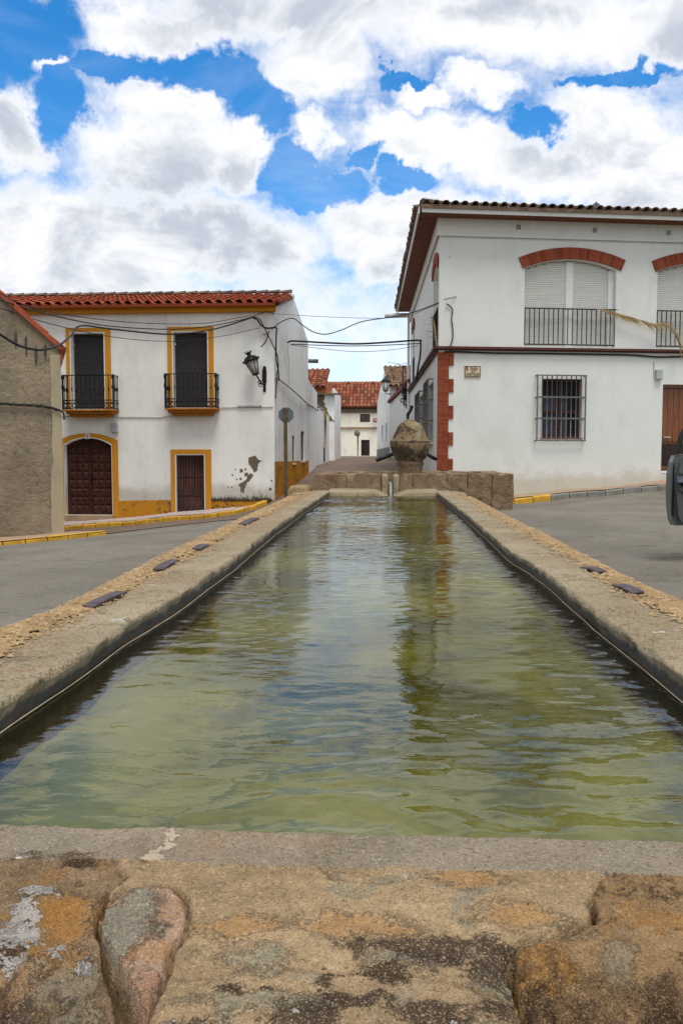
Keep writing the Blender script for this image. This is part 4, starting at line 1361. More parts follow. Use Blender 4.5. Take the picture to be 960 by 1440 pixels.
# front slope (hipped at the corner): the two lowest rows are separate tiles, the rest one mesh
s_f = (FR.w + up * slope).normalized(); s_s = (FRS.w + up * slope).normalized()
nf = int((RL + OV + .2) / pw2); ns = int((SL + OV) / pw2)
of = FR.pt(-OV - .06, -OV - .08, zr0 - .01); os_ = FRS.pt(-.3, -OV - .08, zr0 - .01)
cosS = 1 / math.hypot(1, slope)
roof(h2, of, FR.u, s_f, nf, 11, pw2, ln2, M['tile_dark'], False, 'roof_tile', skip=lambda i, j: j < 1 or j * ln2 * cosS > i * pw2, chan=False)
roof(h2, os_, FRS.u, s_s, ns + 1, 11, pw2, ln2, M['tile_dark'], False, 'roof_tile', skip=lambda i, j: j < 1 or j * ln2 * cosS > (ns + 1 - i) * pw2, chan=False)


def eave_row(h, o_, u_, s_, n_, pw_, ln_, m_, nrows=1):
    nrm = u_.cross(s_).normalized()
    if nrm.z < 0: nrm = -nrm
    V, Fs = tile_template(pw_, ln_, pw_ * .38, .02, 9)
    me = bpy.data.meshes.new('eave_tile'); me.from_pydata(V, [], Fs); me.materials.append(m_); me.polygons.foreach_set('use_smooth', [True] * len(Fs))
    base = Matrix(((u_.x, s_.x, nrm.x, 0), (u_.y, s_.y, nrm.y, 0), (u_.z, s_.z, nrm.z, 0), (0, 0, 0, 1)))
    for i in range(n_):
        p = o_ + u_ * (pw_ * (i + .5) + random.uniform(-.01, .01)) + s_ * random.uniform(-.02, .02)
        share('eave_tile', me, h, Matrix.Translation(p) @ base)


eave_row(h2, of, FR.u, s_f, nf, pw2, ln2, M['tile_dark']); eave_row(h2, os_, FRS.u, s_s, ns + 1, pw2, ln2, M['tile_dark'])
LS = 4.4; dS = LS * cosS
ct = of + (FR.w + FR.u) * dS + up * slope * dS
fe = FRS.pt(-.3, -OV - .08, zr0 - .01); re_ = of + FR.u * (RL + OV)
mb = MB(); A_ = [of, re_, re_ + s_f * LS, ct]; B_ = [fe, of, ct, fe + s_s * LS]
for q in (A_, B_): mb.add(q + [p - up * .08 for p in q], [(0, 1, 2, 3), (7, 6, 5, 4), (0, 4, 5, 1)])
mb.build('roof_deck', M['tile_dark'], h2)
hp0 = FR.pt(-OV, -OV, zr0 + .03); hdir = (FR.u + FR.w + up * slope)
MB().tube([hp0, hp0 + hdir * dS], .11, 8).build('hip_ridge', M['tile_dark'], h2)
# gabled skylight on the roof
ds = at_y(838, 283.5, 22.4); dm = MB()
fr_ = Matrix.Translation(ds) @ FR.M.to_3x3().to_4x4()
dm.prism([(-.32, -.34), (.32, -.34), (.32, -.24), (0, 0), (-.32, -.24)], 0, 1.2, fr_)
sk = dm.build('skylight', M['sign_back'], h2)
MB().prism([(-.2, -.25), (.2, -.25), (0, -.09)], -.01, -.002, fr_).build('skylight_pane', M['glass'], sk)
# grilled window
wn_ = MB().box(g0 - .02, g1 + .02, .22, .24, gb - .02, gt + .02, FR.M).build('window', M['black'], h2)
mb = MB()
for u in (g0, (g0 + g1) / 2 - .03, g1 - .06): mb.box(u, u + .06, .15, .2, gb, gt, FR.M)
for z in (gb, gb + (gt - gb) * .42, gt - .06): mb.box(g0 + .06, (g0 + g1) / 2 - .031, .152, .198, z, z + .06, FR.M); mb.box((g0 + g1) / 2 + .031, g1 - .061, .152, .198, z, z + .06, FR.M)
mb.build('window_frame', simple('dark_brown_frame', (.05, .018, .012), .6), wn_)
# curtain folds behind the glass
mb = MB(); V = []
cu0, cu1 = g0 + .08, g0 + (g1 - g0) * .72
for z in (gb + .06, gt - .75 * (gt - gb) * .35):
    for k in range(40):
        u = cu0 + (cu1 - cu0) * k / 39; V.append(FR.pt(u, .205 + .008 * math.sin(k * 1.3), z))
mb.add(V, [(k, k + 1, 41 + k, 40 + k) for k in range(39)]); mb.build('curtain', M['curtain'], wn_)
lbox(FR, 'sill', g0 - .03, g1 + .03, -.02, .2, gb - .03, gb - .002, simple('brick_red_sill', (.20, .05, .03), .8), wn_)
G0, GT = Q(755.5, 527.5, -.12); G1, GB_ = Q(821.5, 619.5, -.12)
grille(FR, h2, G0, G1, GB_, GT, -.12, 9, [Q(780, 558.5, -.12)[1], Q(780, 588.5, -.12)[1]], M['iron_w'], .028)
# street door
dr = MB().box(d0 - .02, d1 + .02, .2, .25, db - .02, dt + .02, FR.M).build('street_door', M['wood'], h2)
zk = Q(940, 624)[1]
for k in range(8):
    a = d0 + .08 + k * .15
    lbox(FR, 'door_board', a, a + .14, .175, .199, zk + .06, dt - .1, M['wood'], dr)
lbox(FR, 'kick_panel', d0 + .05, d1 - .05, .17, .199, db + .12, zk, simple('dark_door_panel', (.025, .014, .009), .6), dr)
lbox(FR, 'frame_jamb', d0, d0 + .05, .10, .19, db + .12, dt, M['wood'], dr)
lbox(FR, 'frame_head', d0 + .051, d1, .10, .19, dt - .07, dt, M['wood'], dr)
lbox(FR, 'threshold', d0, d1, .03, .19, db + .03, db + .11, M['wood'], dr)
lbox(FR, 'handle', d0 + .12, d0 + .30, .12, .15, Q(940, 614.5)[1] - .01, Q(940, 614.5)[1] + .01, M['chrome'], dr)
lbox(FR, 'doorstep', d0 - .0, d1, -.01, .2, db - .06, db - .002, M['white_trim'], h2)
x0, zt_ = Q(920, 520); x1, zb_ = Q(928.5, 534)
lbox(FR, 'meter_box', x0, x1, -.1, 0, zb_, zt_, M['grey_box'], h2, .012)
MB().tube([FR.pt(x0 - .03, -.01, Q(919, 537)[1]), FR.pt(x0 - .03, -.01, Q(919, 508)[1])], .008, 6).build('meter_cable', M['cable_w'], h2)
# gutter end and downpipe at the far corner
MB().tube([at_z(553, 449.5, ZSOF - .12) if False else FRS.pt(-.2, -1.0, ZSOF - .1), FRS.pt(-.2, .05, ZSOF - .1)], .09, 12).build('gutter_outlet', M['white_trim'], h2)
MB().tube([FRS.pt(.12, -.08, ZSOF - .2), FRS.pt(.12, -.08, .6)], .05, 10).build('downpipe', M['white_trim'], h2)

# ================================================================== BROWN RENDERED HOUSE AT THE LEFT
h3 = thing('house', FG.pt(5, 0, g(*FG.pt(5, 0, 0).xy)), 'low house of rough brown render with a sloping tiled verge at the left edge', 'house')
GL = FG.L
zR = FG.px(84, 486)[1]; uR = GL; u0g, z0g = FG.px(0, 411)
ms = (z0g - zR) / (uR - u0g)
ur = uR - 3.6
zpk = zR + ms * 3.6
wall(FG, [(0, -1.2), (GL, -1.2), (GL, zR), (ur, zpk), (0, zpk - ms * ur * .8)], (), .3).build('gable_wall', M['render'], h3)
dv = Vector((-.395, .918, 0))
Fg2 = Face(bG, bG + dv * 6.5)
MB().add([Fg2.pt(0, .0, -1.2), Fg2.pt(6.5, 0, -1.2), Fg2.pt(6.5, 0, zR), Fg2.pt(0, 0, zR)], [(0, 1, 2, 3)]).build('side_wall', M['render'], h3)
Fb = Face(bG + dv * 6.5, aG + dv * 6.5)
MB().add([Fb.pt(0, .0, -1.2), Fb.pt(Fb.L, 0, -1.2), Fb.pt(Fb.L, 0, zpk - ms * ur * .8), Fb.pt(Fb.L - ur, 0, zpk), Fb.pt(0, 0, zR)], [(0, 1, 2, 3, 4)]).build('back_wall', M['render'], h3)
# smoother cement corner strip with a ragged edge
zz = np.linspace(-1.0, FG.px(84, 499)[1], 60); edge_ = []
for z in zz:
    edge_.append((GL - .155 - .03 * float(fbm(np.array(z * 3.0), np.array(2.), 4, 4)) - (.04 if z < .9 else 0), float(z)))
MB().prism(edge_ + [(GL + .012, float(zz[-1])), (GL + .012, -1.0)], -.014, .3, FG.M).build('corner_strip', M['cement'], h3)
# roof plane and verge tiles
sg = (-FG.u + up * ms).normalized()
o3 = FG.pt(GL + .05, -.05, zR - .03)
nr3 = int(3.8 * math.hypot(1, ms) / .4)
roof(h3, o3, dv, sg, 26, nr3 + 1, .25, .4, M['tile_new'], False, 'roof_tile', skip=lambda i, j: i < 2)
eme = tile_template(.12, .4); me_ = bpy.data.meshes.new('verge_tile'); me_.from_pydata(eme[0], [], eme[1]); me_.materials.append(M['tile_new'])
nv = dv.cross(sg).normalized(); nv = nv if nv.z > 0 else -nv
B3 = Matrix(((dv.x, sg.x, nv.x, 0), (dv.y, sg.y, nv.y, 0), (dv.z, sg.z, nv.z, 0), (0, 0, 0, 1)))
for j in range(nr3 + 1): share('verge_tile', me_, h3, Matrix.Translation(o3 + dv * .06 + sg * (.4 * j) + nv * -.02) @ B3 @ Matrix.Rotation(R(25), 4, 'Y'))
MB().tube([FG.pt(GL + .03, -.03, FG.px(84, 490)[1]), FG.pt(GL + .035, -.03, FG.px(84, 508)[1])], .012, 6).build('rusty_bracket', simple('rust', (.28, .09, .02), .9), h3)
# soot streaks under vanished beams: shallow dark pockets
for px_, py_, l_ in ((22.5, 470, 22), (37, 478, 26), (51, 492, 24), (64, 488, 20)):
    ragged(FG, 'rain_streak', [(px_ - 1.8, py_), (px_ + .2, py_ - 6), (px_ + 2, py_), (px_ + 2.4, py_ + l_ * .5), (px_ + .6, py_ + l_), (px_ - .8, py_ + l_ * .8), (px_ - 2, py_ + l_ * .4)], simple('dark_streak_%d' % px_, (.07, .06, .05), .95, var=.5, sc=20), h3, proud=.003, seed=px_, amp=.003)

# ================================================================== STREET HOUSES, LEFT SIDE
xw = lambda px, Y: (px - 540) / FPX * Y
# garden wall, two heights
sA = Face((bL.x, bL.y), (xw(446, 34), 34)); sB = Face((xw(446, 34), 34), (xw(470, 46.5), 46.5))
gw = thing('garden_wall', (xw(450, 36), 36, g(-2.7, 36)), 'long streaked white street wall beyond the ochre-banded gable', 'wall')
zA = at_y(433, 534, bL.y).z
MB().prism([(0, -.6), (sA.L, 0), (sA.L, zA), (0, zA)], 0, .35, sA.M).build('wall_face', M['white_side'], gw)
top = [(sB.L * t, at_y(446 + 24 * t, 573 + 17 * t, 34 + 12.5 * t).z + .10 * float(fbm(np.array(t * 14.), np.array(1.), 2, 4))) for t in np.linspace(1, 0, 30)]
MB().prism([(0, 0), (sB.L, .4)] + top, 0, .35, sB.M).build('wall_face', M['white_side'], gw)
mb = MB(); cop = [sB.pt(u, .16, z) for u, z in top]; mb.tube(cop, [.16 + .05 * math.sin(i * 2.1) for i in range(len(cop))], 7)
mb.build('crumbling_coping', M['brown_patch'], gw)
MB().tube([sB.pt(sB.L * .35, -.05, 3.0), sB.pt(sB.L * .35, -.05, 1.5)], .05, 8).build('drain_pipe', M['tan'], gw)
lbox(sB, 'ochre_patch', sB.L * .33, sB.L * .38, -.06, -.02, 2.75, 3.15, M['ochre'], gw)
lbox(sB, 'low_hatch', sB.L * .30, sB.L * .36, -.02, .05, g(-2.7, 38) + .1, g(-2.7, 38) + .75, M['black'], gw)
# tiled house behind it
h4 = thing('house', (xw(450, 42), 42.5, g(-3, 42)), 'small tiled house with a brown cement scar rising behind the street wall', 'house')
Y4 = 42.0
F4 = Face((xw(425, Y4) - 6, Y4), (xw(470.5, Y4), Y4))
z4 = at_y(460, 546, Y4).z; z4t = at_y(450, 525, 45).z
MB().prism([(0, .3), (F4.L, .3), (F4.L, z4), (0, z4)], 0, 6, F4.M).build('wall_face', M['white_side'], h4)
ragged(F4, 'cement_scar', [(445, 551), (456, 553), (455, 566), (460, 578), (466, 588), (470, 592), (462, 592), (452, 583), (446, 578)], M['brown_patch'], h4, .02, 1, .05)
lbox(F4, 'brick_cornice', 0, F4.L - .12, -.25, -.001, z4 - .26, z4 + .0, simple('orange_brick', (.36, .12, .05), .9, var=.3), h4)
lbox(F4, 'cornice_ledge', 0, F4.L + .35, -.3, -.001, z4 - .34, z4 - .265, M['brown_patch'], h4)
s4 = (Vector((0, 3.0, z4t - z4)) + Vector((-.0, 0, 0))).normalized()
o4 = Vector((xw(440, Y4) - 5, Y4 - .4, z4 + .03))
n4 = int((xw(464.5, Y4) - o4.x) / .27)
roof(h4, o4, Vector((1, 0, 0)), s4, n4, 9, .27, .42, M['tile_old'], False, 'roof_tile')
# red door house end
sC = Face((xw(470, 46.5), 46.5), (xw(477, 62), 62))
h5 = thing('garden_wall', sC.pt(sC.L / 2, 0, 1.0), 'low white wall end with a rust red door near the end of the street', 'wall')
zC = at_y(471, 614, 50).z
MB().prism([(0, .5), (sC.L, .5), (sC.L, zC + .1), (0, zC)], 0, .4, sC.M).build('wall_face', M['white_far'], h5)
lbox(sC, 'door', .9, 4.6, -.03, .02, 1.0, zC - .35, simple('rust_red_door', (.20, .045, .025), .8, var=.3), h5)

# ================================================================== HOUSE CLOSING THE STREET
YF = 76.0
F6 = Face((xw(445, YF), YF), (xw(575, YF), YF))
h6 = thing('house', (xw(500, YF), YF, 1.05), 'cream house with a wide old tile roof closing the far end of the street', 'house')
zE6 = at_y(500, 573, YF).z; zT6 = at_y(500, 537.5, YF + 3.5).z
p6 = lambda px, py: F6.px(px, py)
wu0, wz1 = p6(506, 582); wu1, wz0 = p6(520, 593.5)
du0_, dz1_ = p6(507.5, 618.5); du1_, dz0_ = p6(519.5, 641)
wall(F6, rect(0, F6.L, 0, zE6), [rect(wu0, wu1, wz0, wz1), rect(du0_, du1_, dz0_, dz1_)], .3).build('front_wall', M['white_far'], h6)
lbox(F6, 'eaves_band', 0, F6.L, -.15, -.001, p6(500, 580.5)[1], zE6 - .12, M['brown_patch'], h6)
lbox(F6, 'eaves_board', 0, F6.L, -.3, -.001, zE6 - .118, zE6 + .02, simple('dark_red_board', (.10, .03, .02), .9), h6)
lbox(F6, 'ledge', 0, F6.L, -.12, -.001, p6(500, 603)[1], p6(500, 600.5)[1], M['tan'], h6)
lbox(F6, 'plinth', 0, F6.L, -.06, -.001, .6, p6(500, 641.5)[1], simple('grey_plinth', (.24, .22, .19), .9), h6)
wn6 = lbox(F6, 'window', wu0, wu1, .2, .22, wz0, wz1, M['glass'], h6)
mb = MB()
for u in (wu0, (wu0 + wu1) / 2 - .05, wu1 - .1): mb.box(u, u + .1, .1, .19, wz0, wz1, F6.M)
for z in (wz0, wz1 - .08): mb.box(wu0 + .101, (wu0 + wu1) / 2 - .051, .102, .188, z, z + .08, F6.M); mb.box((wu0 + wu1) / 2 + .051, wu1 - .101, .102, .188, z, z + .08, F6.M)
mb.build('window_frame', simple('brown_frame', (.09, .035, .02), .8), wn6)
dn6 = lbox(F6, 'double_door', du0_, du1_, .2, .22, dz0_, dz1_, M['glass'], h6)
mb = MB(); um = (du0_ + du1_) / 2
for u in (du0_, um - .04, du1_ - .08): mb.box(u, u + .08, .1, .19, dz0_, dz1_, F6.M)
for k in range(5):
    z = dz0_ + (dz1_ - dz0_ - .06) * k / 4
    mb.box(du0_ + .081, um - .041, .102, .188, z, z + .06, F6.M); mb.box(um + .041, du1_ - .081, .102, .188, z, z + .06, F6.M)
for u in (du0_ + (um - du0_) / 2, um + (du1_ - um) / 2): mb.box(u - .015, u + .015, .105, .185, dz0_ + .07, dz1_ - .07, F6.M)
mb.build('door_frame', simple('black_brown_frame', (.03, .016, .012), .8), dn6)
s6 = (Vector((0, 3.9, zT6 - zE6))).normalized()
roof(h6, Vector((xw(440, YF), YF - .4, zE6 + .03)), Vector((1, 0, 0)), s6, 27, 8, .33, math.hypot(3.9, zT6 - zE6) / 8, M['tile_old'], False, 'roof_tile')
MB().prism([(0, .5), (F6.L, .5), (F6.L, zE6 - .1), (0, zE6 - .1)], 7.5, 7.8, F6.M).build('back_wall', M['white_far'], h6)
MB().add([Vector((xw(440, YF), YF + 3.5, zT6 - .02)), Vector((xw(440, YF) + 27 * .33, YF + 3.5, zT6 - .02)), Vector((xw(440, YF) + 27 * .33, YF + 8.2, zE6)), Vector((xw(440, YF), YF + 8.2, zE6))], [(0, 1, 2, 3)]).build('back_roof', M['tile_old'], h6)
# red round road sign on the far wall, mirror post
rs = thing('road_sign', at_y(527, 591, YF - .5), 'small round dark red road sign high on the cream end house', 'road sign')
c = at_y(527, 591, YF - .5); mt = Matrix.Translation(c) @ Matrix.Rotation(R(90), 4, 'X')
MB().lathe([(.0, -.02), (.20, -.02), (.21, 0), (.20, .02), (0, .02)], (0, 0, 0), 20, mt).build('disc', M['red_sign'], rs)
MB().box(c.x - .13, c.x + .13, c.y - .03, c.y - .024, c.z - .03, c.z + .03).build('white_bar', M['white_trim'], rs)
MB().tube([c + Vector((.05, .03, 0)), c + Vector((.05, .52, 0))], .025, 6).build('bracket', M['iron'], rs)
b = at_y(503, 643, 62.0)
mp = thing('traffic_mirror', (b.x, b.y, 1.0), 'weathered post with a round grey head standing before the cream house', 'traffic mirror')  # round traffic mirror on a post, no lamp in it
tp = at_y(503, 613, 62.0)
MB().tube([(b.x, b.y, .8), (tp.x, tp.y, tp.z)], .06, 8).build('post', M['tan'], mp)
c = at_y(502, 609.5, 62.0); mt = Matrix.Translation(c) @ Matrix.Rotation(R(75), 4, 'X') @ Matrix.Rotation(R(20), 4, 'Y')
MB().lathe([(.0, -.13), (.12, -.11), (.22, -.05), (.24, 0), (.20, .05), (.0, .10)], (0, 0, 0), 18, mt).build('mirror_head', M['brown_patch'], mp)

# ================================================================== STREET HOUSES, RIGHT SIDE
Y7 = 45.0
c7 = (xw(547.5, Y7), Y7); c7b = (xw(530, 60), 60)
F7s = Face(c7b, c7); F7 = Face(c7, (c7[0] + 6, Y7 + .3))
h7 = thing('house', (c7[0] + 1, Y7 + 2, 1.0), 'white house with a mossy tiled roof and two slit windows, right of the street', 'house')
zE7 = at_y(547, 543, Y7).z; zT7 = at_y(541, 517, (Y7 + 60) / 2 - 2).z
SL7 = F7s.L
sl7 = []
for x0, x1, y0, y1 in ((536.2, 538, 599, 621.5), (541.8, 543.8, 596, 620.5)):
    a, zt = F7s.px(x0, y0); b_, zb_ = F7s.px(x1, y1); sl7.append(rect(a, b_, zb_, zt))
pk = F7s.px(541, 517)[0]; zT7 = F7s.px(541, 517)[1]
wall(F7s, [(0, .3), (SL7, .3), (SL7, zE7), (pk, zT7), (0, F7s.px(530.5, 565)[1])], sl7, .25).build('gable_wall', M['white_side'], h7)
for a in sl7: lbox(F7s, 'window', a[0][0] - .02, a[1][0] + .02, .15, .17, a[0][1], a[2][1], M['black'], h7)
lbox(F7s, 'grey_plinth', 0, SL7, -.03, -.001, .4, F7s.px(545, 629)[1], simple('blue_grey_plinth', (.22, .23, .24), .9, var=.3), h7)
MB().prism([(0, .3), (5, .3), (5, zE7), (0, zE7)], .02, .3, F7.M).build('front_wall', M['white'], h7)
lbox(F7, 'dark_wall_sheet', .35, 4, -.02, .019, zE7 - .95, zE7 - .12, M['black'], h7)  # flat black sheet on the front wall below the eaves, no opening
s7 = Vector((0, SL7 - pk, (zT7 - zE7))); s7 = Vector((0, (F7s.pt(pk, 0, 0) - F7s.pt(SL7, 0, 0)).y, zT7 - zE7))
L7 = s7.length; s7.normalize(); sk7 = (F7s.pt(pk, 0, zT7) - F7s.pt(SL7, 0, zE7)); L7 = sk7.length; sk7.normalize()
roof(h7, Vector((c7[0] - .08, Y7 - .3, zE7 - .02)), Vector((1, .0, 0)), sk7, 16, 9, .28, (L7 + .3) / 9, M['tile_moss'], False, 'roof_tile')
# low white wall with dark red capping between this house and the tall one
F8 = Face(c7, (xw(577, 32.3), 32.3))
gw2 = thing('garden_wall', F8.pt(F8.L / 2, 0, .9), 'low white wall with a dark red tiled capping beside the tall white house', 'wall')
z8a = at_y(546, 567, Y7).z; z8b = at_y(564.6, 551, 37).z
MB().prism([(.05, .1), (F8.L, .0), (F8.L, z8b - .03), (.05, z8a - .03)], .0, .3, F8.M).build('wall_face', M['white'], gw2)
MB().prism([(0, z8a - .0), (F8.L, z8b), (F8.L, z8b + .13), (0, z8a + .13)], -.14, .4, F8.M).build('capping', simple('red_capping', (.17, .035, .025), .8, var=.3), gw2)
# small balcony with a plant at the far end of the tall white house
bp = at_y(571, 549, 33.2)
by = thing('iron_balcony', bp, 'narrow black iron balcony at the far end of the tall white house', 'balcony')
MB().box(bp.x - .18, bp.x + .20, bp.y - .3, bp.y + .5, bp.z - .12, bp.z + .08).build('balcony_slab', M['iron'], by)
mb = MB()
for k in range(9):
    mb.box(bp.x - .16, bp.x - .13, bp.y - .28 + k * .09, bp.y - .25 + k * .09, bp.z + .081, bp.z + 1.0 - .04 * abs(k - 3))
    mb.box(bp.x - .15 + k * .035, bp.x - .14 + k * .035, bp.y - .29, bp.y - .282, bp.z + .081, bp.z + .55)
mb.box(bp.x - .17, bp.x - .12, bp.y - .3, bp.y + .5, bp.z + .86, bp.z + .9)
mb.build('railing', M['iron'], by)
pl = thing('hanging_plant', bp + Vector((0, -.1, -.2)), 'dark green plant hanging under the narrow iron balcony', 'plant')
MB().lathe([(.05, -.3), (.10, -.27), (.13, -.12), (.12, -.121)], tuple(bp), 10).build('pot', M['tan'], pl)
mb = MB(); rr = random.Random(3)
for k in range(260):
    a = rr.uniform(0, 6.28); r_ = abs(rr.gauss(0, .13)); p = bp + Vector((r_ * math.cos(a), r_ * math.sin(a) - .05, -.12 - abs(rr.gauss(0, .22))))
    d = Vector((rr.gauss(0, .04), rr.gauss(0, .04), rr.gauss(-.02, .04))); e = Vector((rr.gauss(0, .02), rr.gauss(0, .02), rr.gauss(0, .02)))
    mb.add([p, p + d + e, p + d * 1.6, p + d - e], [(0, 1, 2, 3)])
mb.build('foliage', M['leaf'], pl, kind='stuff')
# aerial on the mossy roof
aer = thing('aerial', at_y(574, 545, 48), 'thin television aerials above the mossy tiled roof', 'aerial')
mb = MB()
for (px_, y0, y1, arms) in ((575, 548, 511, ((558, 513, 578, 510), (562, 515, 577, 516), (545, 509, 562, 512))), (569, 540, 515, ((548, 519, 572, 514),))):
    mb.tube([at_y(px_, y0, 48), at_y(px_, y1, 48)], .025, 5)
    for (x0, ya, x1, yb) in arms: mb.tube([at_y(x0, ya, 48), at_y(x1, yb, 48)], .012, 4)
mb.build('aerial_rods', M['iron'], aer)

# ================================================================== THE LONG WATER TROUGH
RIM = .55; WL = .480
trough = thing('water_trough', (0, 6, 0), 'long old stone trough brimming with green water in the foreground', 'water trough')


def curve(pts, n_=None):
    P_ = sorted([(p.y, p.x) for p in pts]); ys_ = np.array([p[0] for p in P_]); xs_ = np.array([p[1] for p in P_])

    def f(y):
        y = np.asarray(y, float); return np.interp(y, ys_, xs_)
    return f


def sm(f):      # soften the corners of a control line
    return lambda y: sum(f(np.asarray(y) + d) for d in (-.12, -.06, 0, .06, .12)) / 5


Lin = sm(curve([at_z(*p, RIM) for p in [(-120, 1066), (0, 986), (60, 951), (120, 917), (170, 880), (225, 851), (280, 817), (330, 783), (380, 745), (425, 715), (463, 691)]]))
Lout = sm(curve([at_z(*p, RIM) for p in [(-120, 940), (0, 887), (60, 866), (120, 838), (180, 806), (250, 770), (300, 748), (350, 724), (400, 701), (432, 686)]]))
Rin = sm(curve([at_z(*p, RIM) for p in [(1090, 1040), (960, 948), (893, 899), (850, 868), (810, 838), (770, 806), (735, 783), (718, 775), (690, 751), (650, 718), (612, 690)]]))
Rout = sm(curve([at_z(*p, RIM) for p in [(1100, 914), (960, 847), (912, 829), (850, 797), (810, 775), (760, 749), (704, 722), (668, 702), (640, 688)]]))
YN, YE = 1.085, 12.1


def side_rim(name, fin, fout, sgn, m):
    n = 900; ys = YN - .5 + (YE + .35 - YN + .5) * np.linspace(0, 1, n) ** 1.7
    prof = []
    # (kind, t): inner face up, rounding, across the top, outer rounding, outer face down
    for h in np.linspace(-.42, -.016, 9): prof.append(('i', h))
    for a in (.3, .6, .85, 1.0): prof.append(('r', a))
    for t in np.linspace(.08, .94, 30): prof.append(('t', t))
    for a in (.15, .4, .7, 1.0): prof.append(('o', a))
    for h in (-.08, -.2, -.4, -.7, -1.0): prof.append(('f', h))
    V = np.zeros((n, len(prof), 3)); xi, xo = fin(ys), fout(ys); cracks_ = [1.9, 2.75, 3.9, 4.6, 5.9, 7.4, 9.0, 10.6] if sgn < 0 else [2.3, 3.3, 4.2, 5.5, 6.6, 8.2, 9.8, 11.1]; jag = np.minimum(1, 2.5 / np.maximum(ys, 1))
    for j, (k, t) in enumerate(prof):
        if k == 'i': x = xi + 0 * ys + sgn * (.012 if t < -.05 else 0) + (.012 * fbm(ys * 9, np.full(n, t * 14), 3, 4)); z = RIM + t
        elif k == 'r': x = xi + sgn * .011 * (1 - math.cos(t * math.pi / 2)); z = RIM - .014 + .014 * math.sin(t * math.pi / 2)
        elif k == 't': x = xi + (xo - xi) * t; z = RIM
        elif k == 'o': x = xi + (xo - xi) * (.94 + .06 * math.sin(t * math.pi / 2)); z = RIM - .035 * (1 - math.cos(t * math.pi / 2))
        else: x = xo; z = RIM - .035 + t
        z = np.full(n, z, float)
        x = np.asarray(x, float).copy()
        if k in 'rt':
            z += .006 * fbm(x * 5, ys * 2.5, 9, 4) + .0025 * fbm(x * 40, ys * 40, 12, 4)
            x += .006 * fbm(ys * 14, np.full(n, 2.), 5, 4) * (k == 'r')
        if k in 'rt':      # cross cracks, chips along the lip
            for cy_ in cracks_: z -= .010 * np.exp(-((ys - cy_ - .05 * fbm(x * 7, np.full(n, cy_), 77, 4)) / .006) ** 2)
            z -= .010 * np.clip(fbm(ys * 7, x * 9, 78, 4) - .28, 0, 1) * 3 * (1 if (k == 'r' or t < .25) else .3)
        if k in 'tof':
            w_ = np.clip((t if k == 't' else 1) - .58 + .18 * fbm(ys * 3.2, np.full(n, 7.), 21, 4), 0, .2) / .2 if k != 'f' else np.ones(n)
            z += w_ * (-.012 + .022 * fbm(x * 26, ys * 26, 31, 4)) * (k != 'f')
            x += (.03 * fbm(ys * 5, np.full(n, 4.), 41, 5)) * w_ * (1 if k != 't' else t)
        V[:, j] = np.stack([x, ys, z], -1)
    me = grid_mesh(name, V, m, len(prof), n)
    me.materials.append(M['inner'])
    nj = len(prof) - 1; mi = np.zeros((n - 1, nj), np.int32); mi[:, :8] = 1
    me.polygons.foreach_set('material_index', mi.ravel())
    return link(name, me, trough)


def f_rim(n):
    """cement near the water, crumbling golden masonry along the outer half"""
    at = n.new('ShaderNodeSeparateXYZ'); n.set(at.inputs[0], n.pos)
    ax = n.math('ABSOLUTE', at.outputs[0])
    a = n.noise(n.pos, 2.2, 6, .6); mid = n.noise(n.pos, 12, 6, .7); fine = n.noise(n.pos, 110, 3, .7)
    c = n.mix(n.ramp(a, .3, .7), (.235, .185, .115), (.34, .285, .19))
    c = n.mix(n.ramp(mid, .54, .70, 0, .7), c, (.25, .135, .06))
    stn = n.noise(n.scale(n.pos, (1, 1, 1), (2, 5, 1)), 4.5, 8, .75, .8)
    c = n.mix(n.ramp(stn, .54, .62, 0, .6), c, (.12, .095, .062))
    c = n.mix(n.ramp(mid, .42, .33, 0, .55), c, (.085, .07, .05))
    edge = n.math('ADD', ax, n.math('MULTIPLY', n.math('SUBTRACT', n.noise(n.pos, 3.2, 6, .7), .5), .22))
    k = n.ramp(edge, .90, 1.03)
    gold = n.mix(n.ramp(n.noise(n.pos, 60, 4, .7), .4, .65), (.20, .125, .06), (.47, .34, .185))
    c = n.mix(k, c, gold)
    c = n.mix(n.ramp(fine, .5, .7, 0, .6), c, (.46, .38, .27)); c = n.mix(n.ramp(fine, .46, .32, 0, .75), c, (.06, .045, .03))
    ls = n.noise(n.scale(n.pos, (1, 1, 1), (5, 3, 0)), 8, 3, .6)
    c = n.mix(n.ramp(ls, .70, .73, 0, .8), c, (.5, .48, .42))
    h = n.math('ADD', n.math('MULTIPLY', mid, 1.5), n.math('ADD', fine, n.math('MULTIPLY', n.math('MULTIPLY', k, n.noise(n.pos, 45, 4, .7)), 3)))
    return {'Base Color': c, 'Normal': n.bump(h, .9, .008)}


M['rim'] = mat('trough_rim', f_rim, rough=.93, spec=.1)
rimL = side_rim('side_rim', Lin, Lout, -1, M['rim']); rimR = side_rim('side_rim', Rin, Rout, 1, M['rim'])
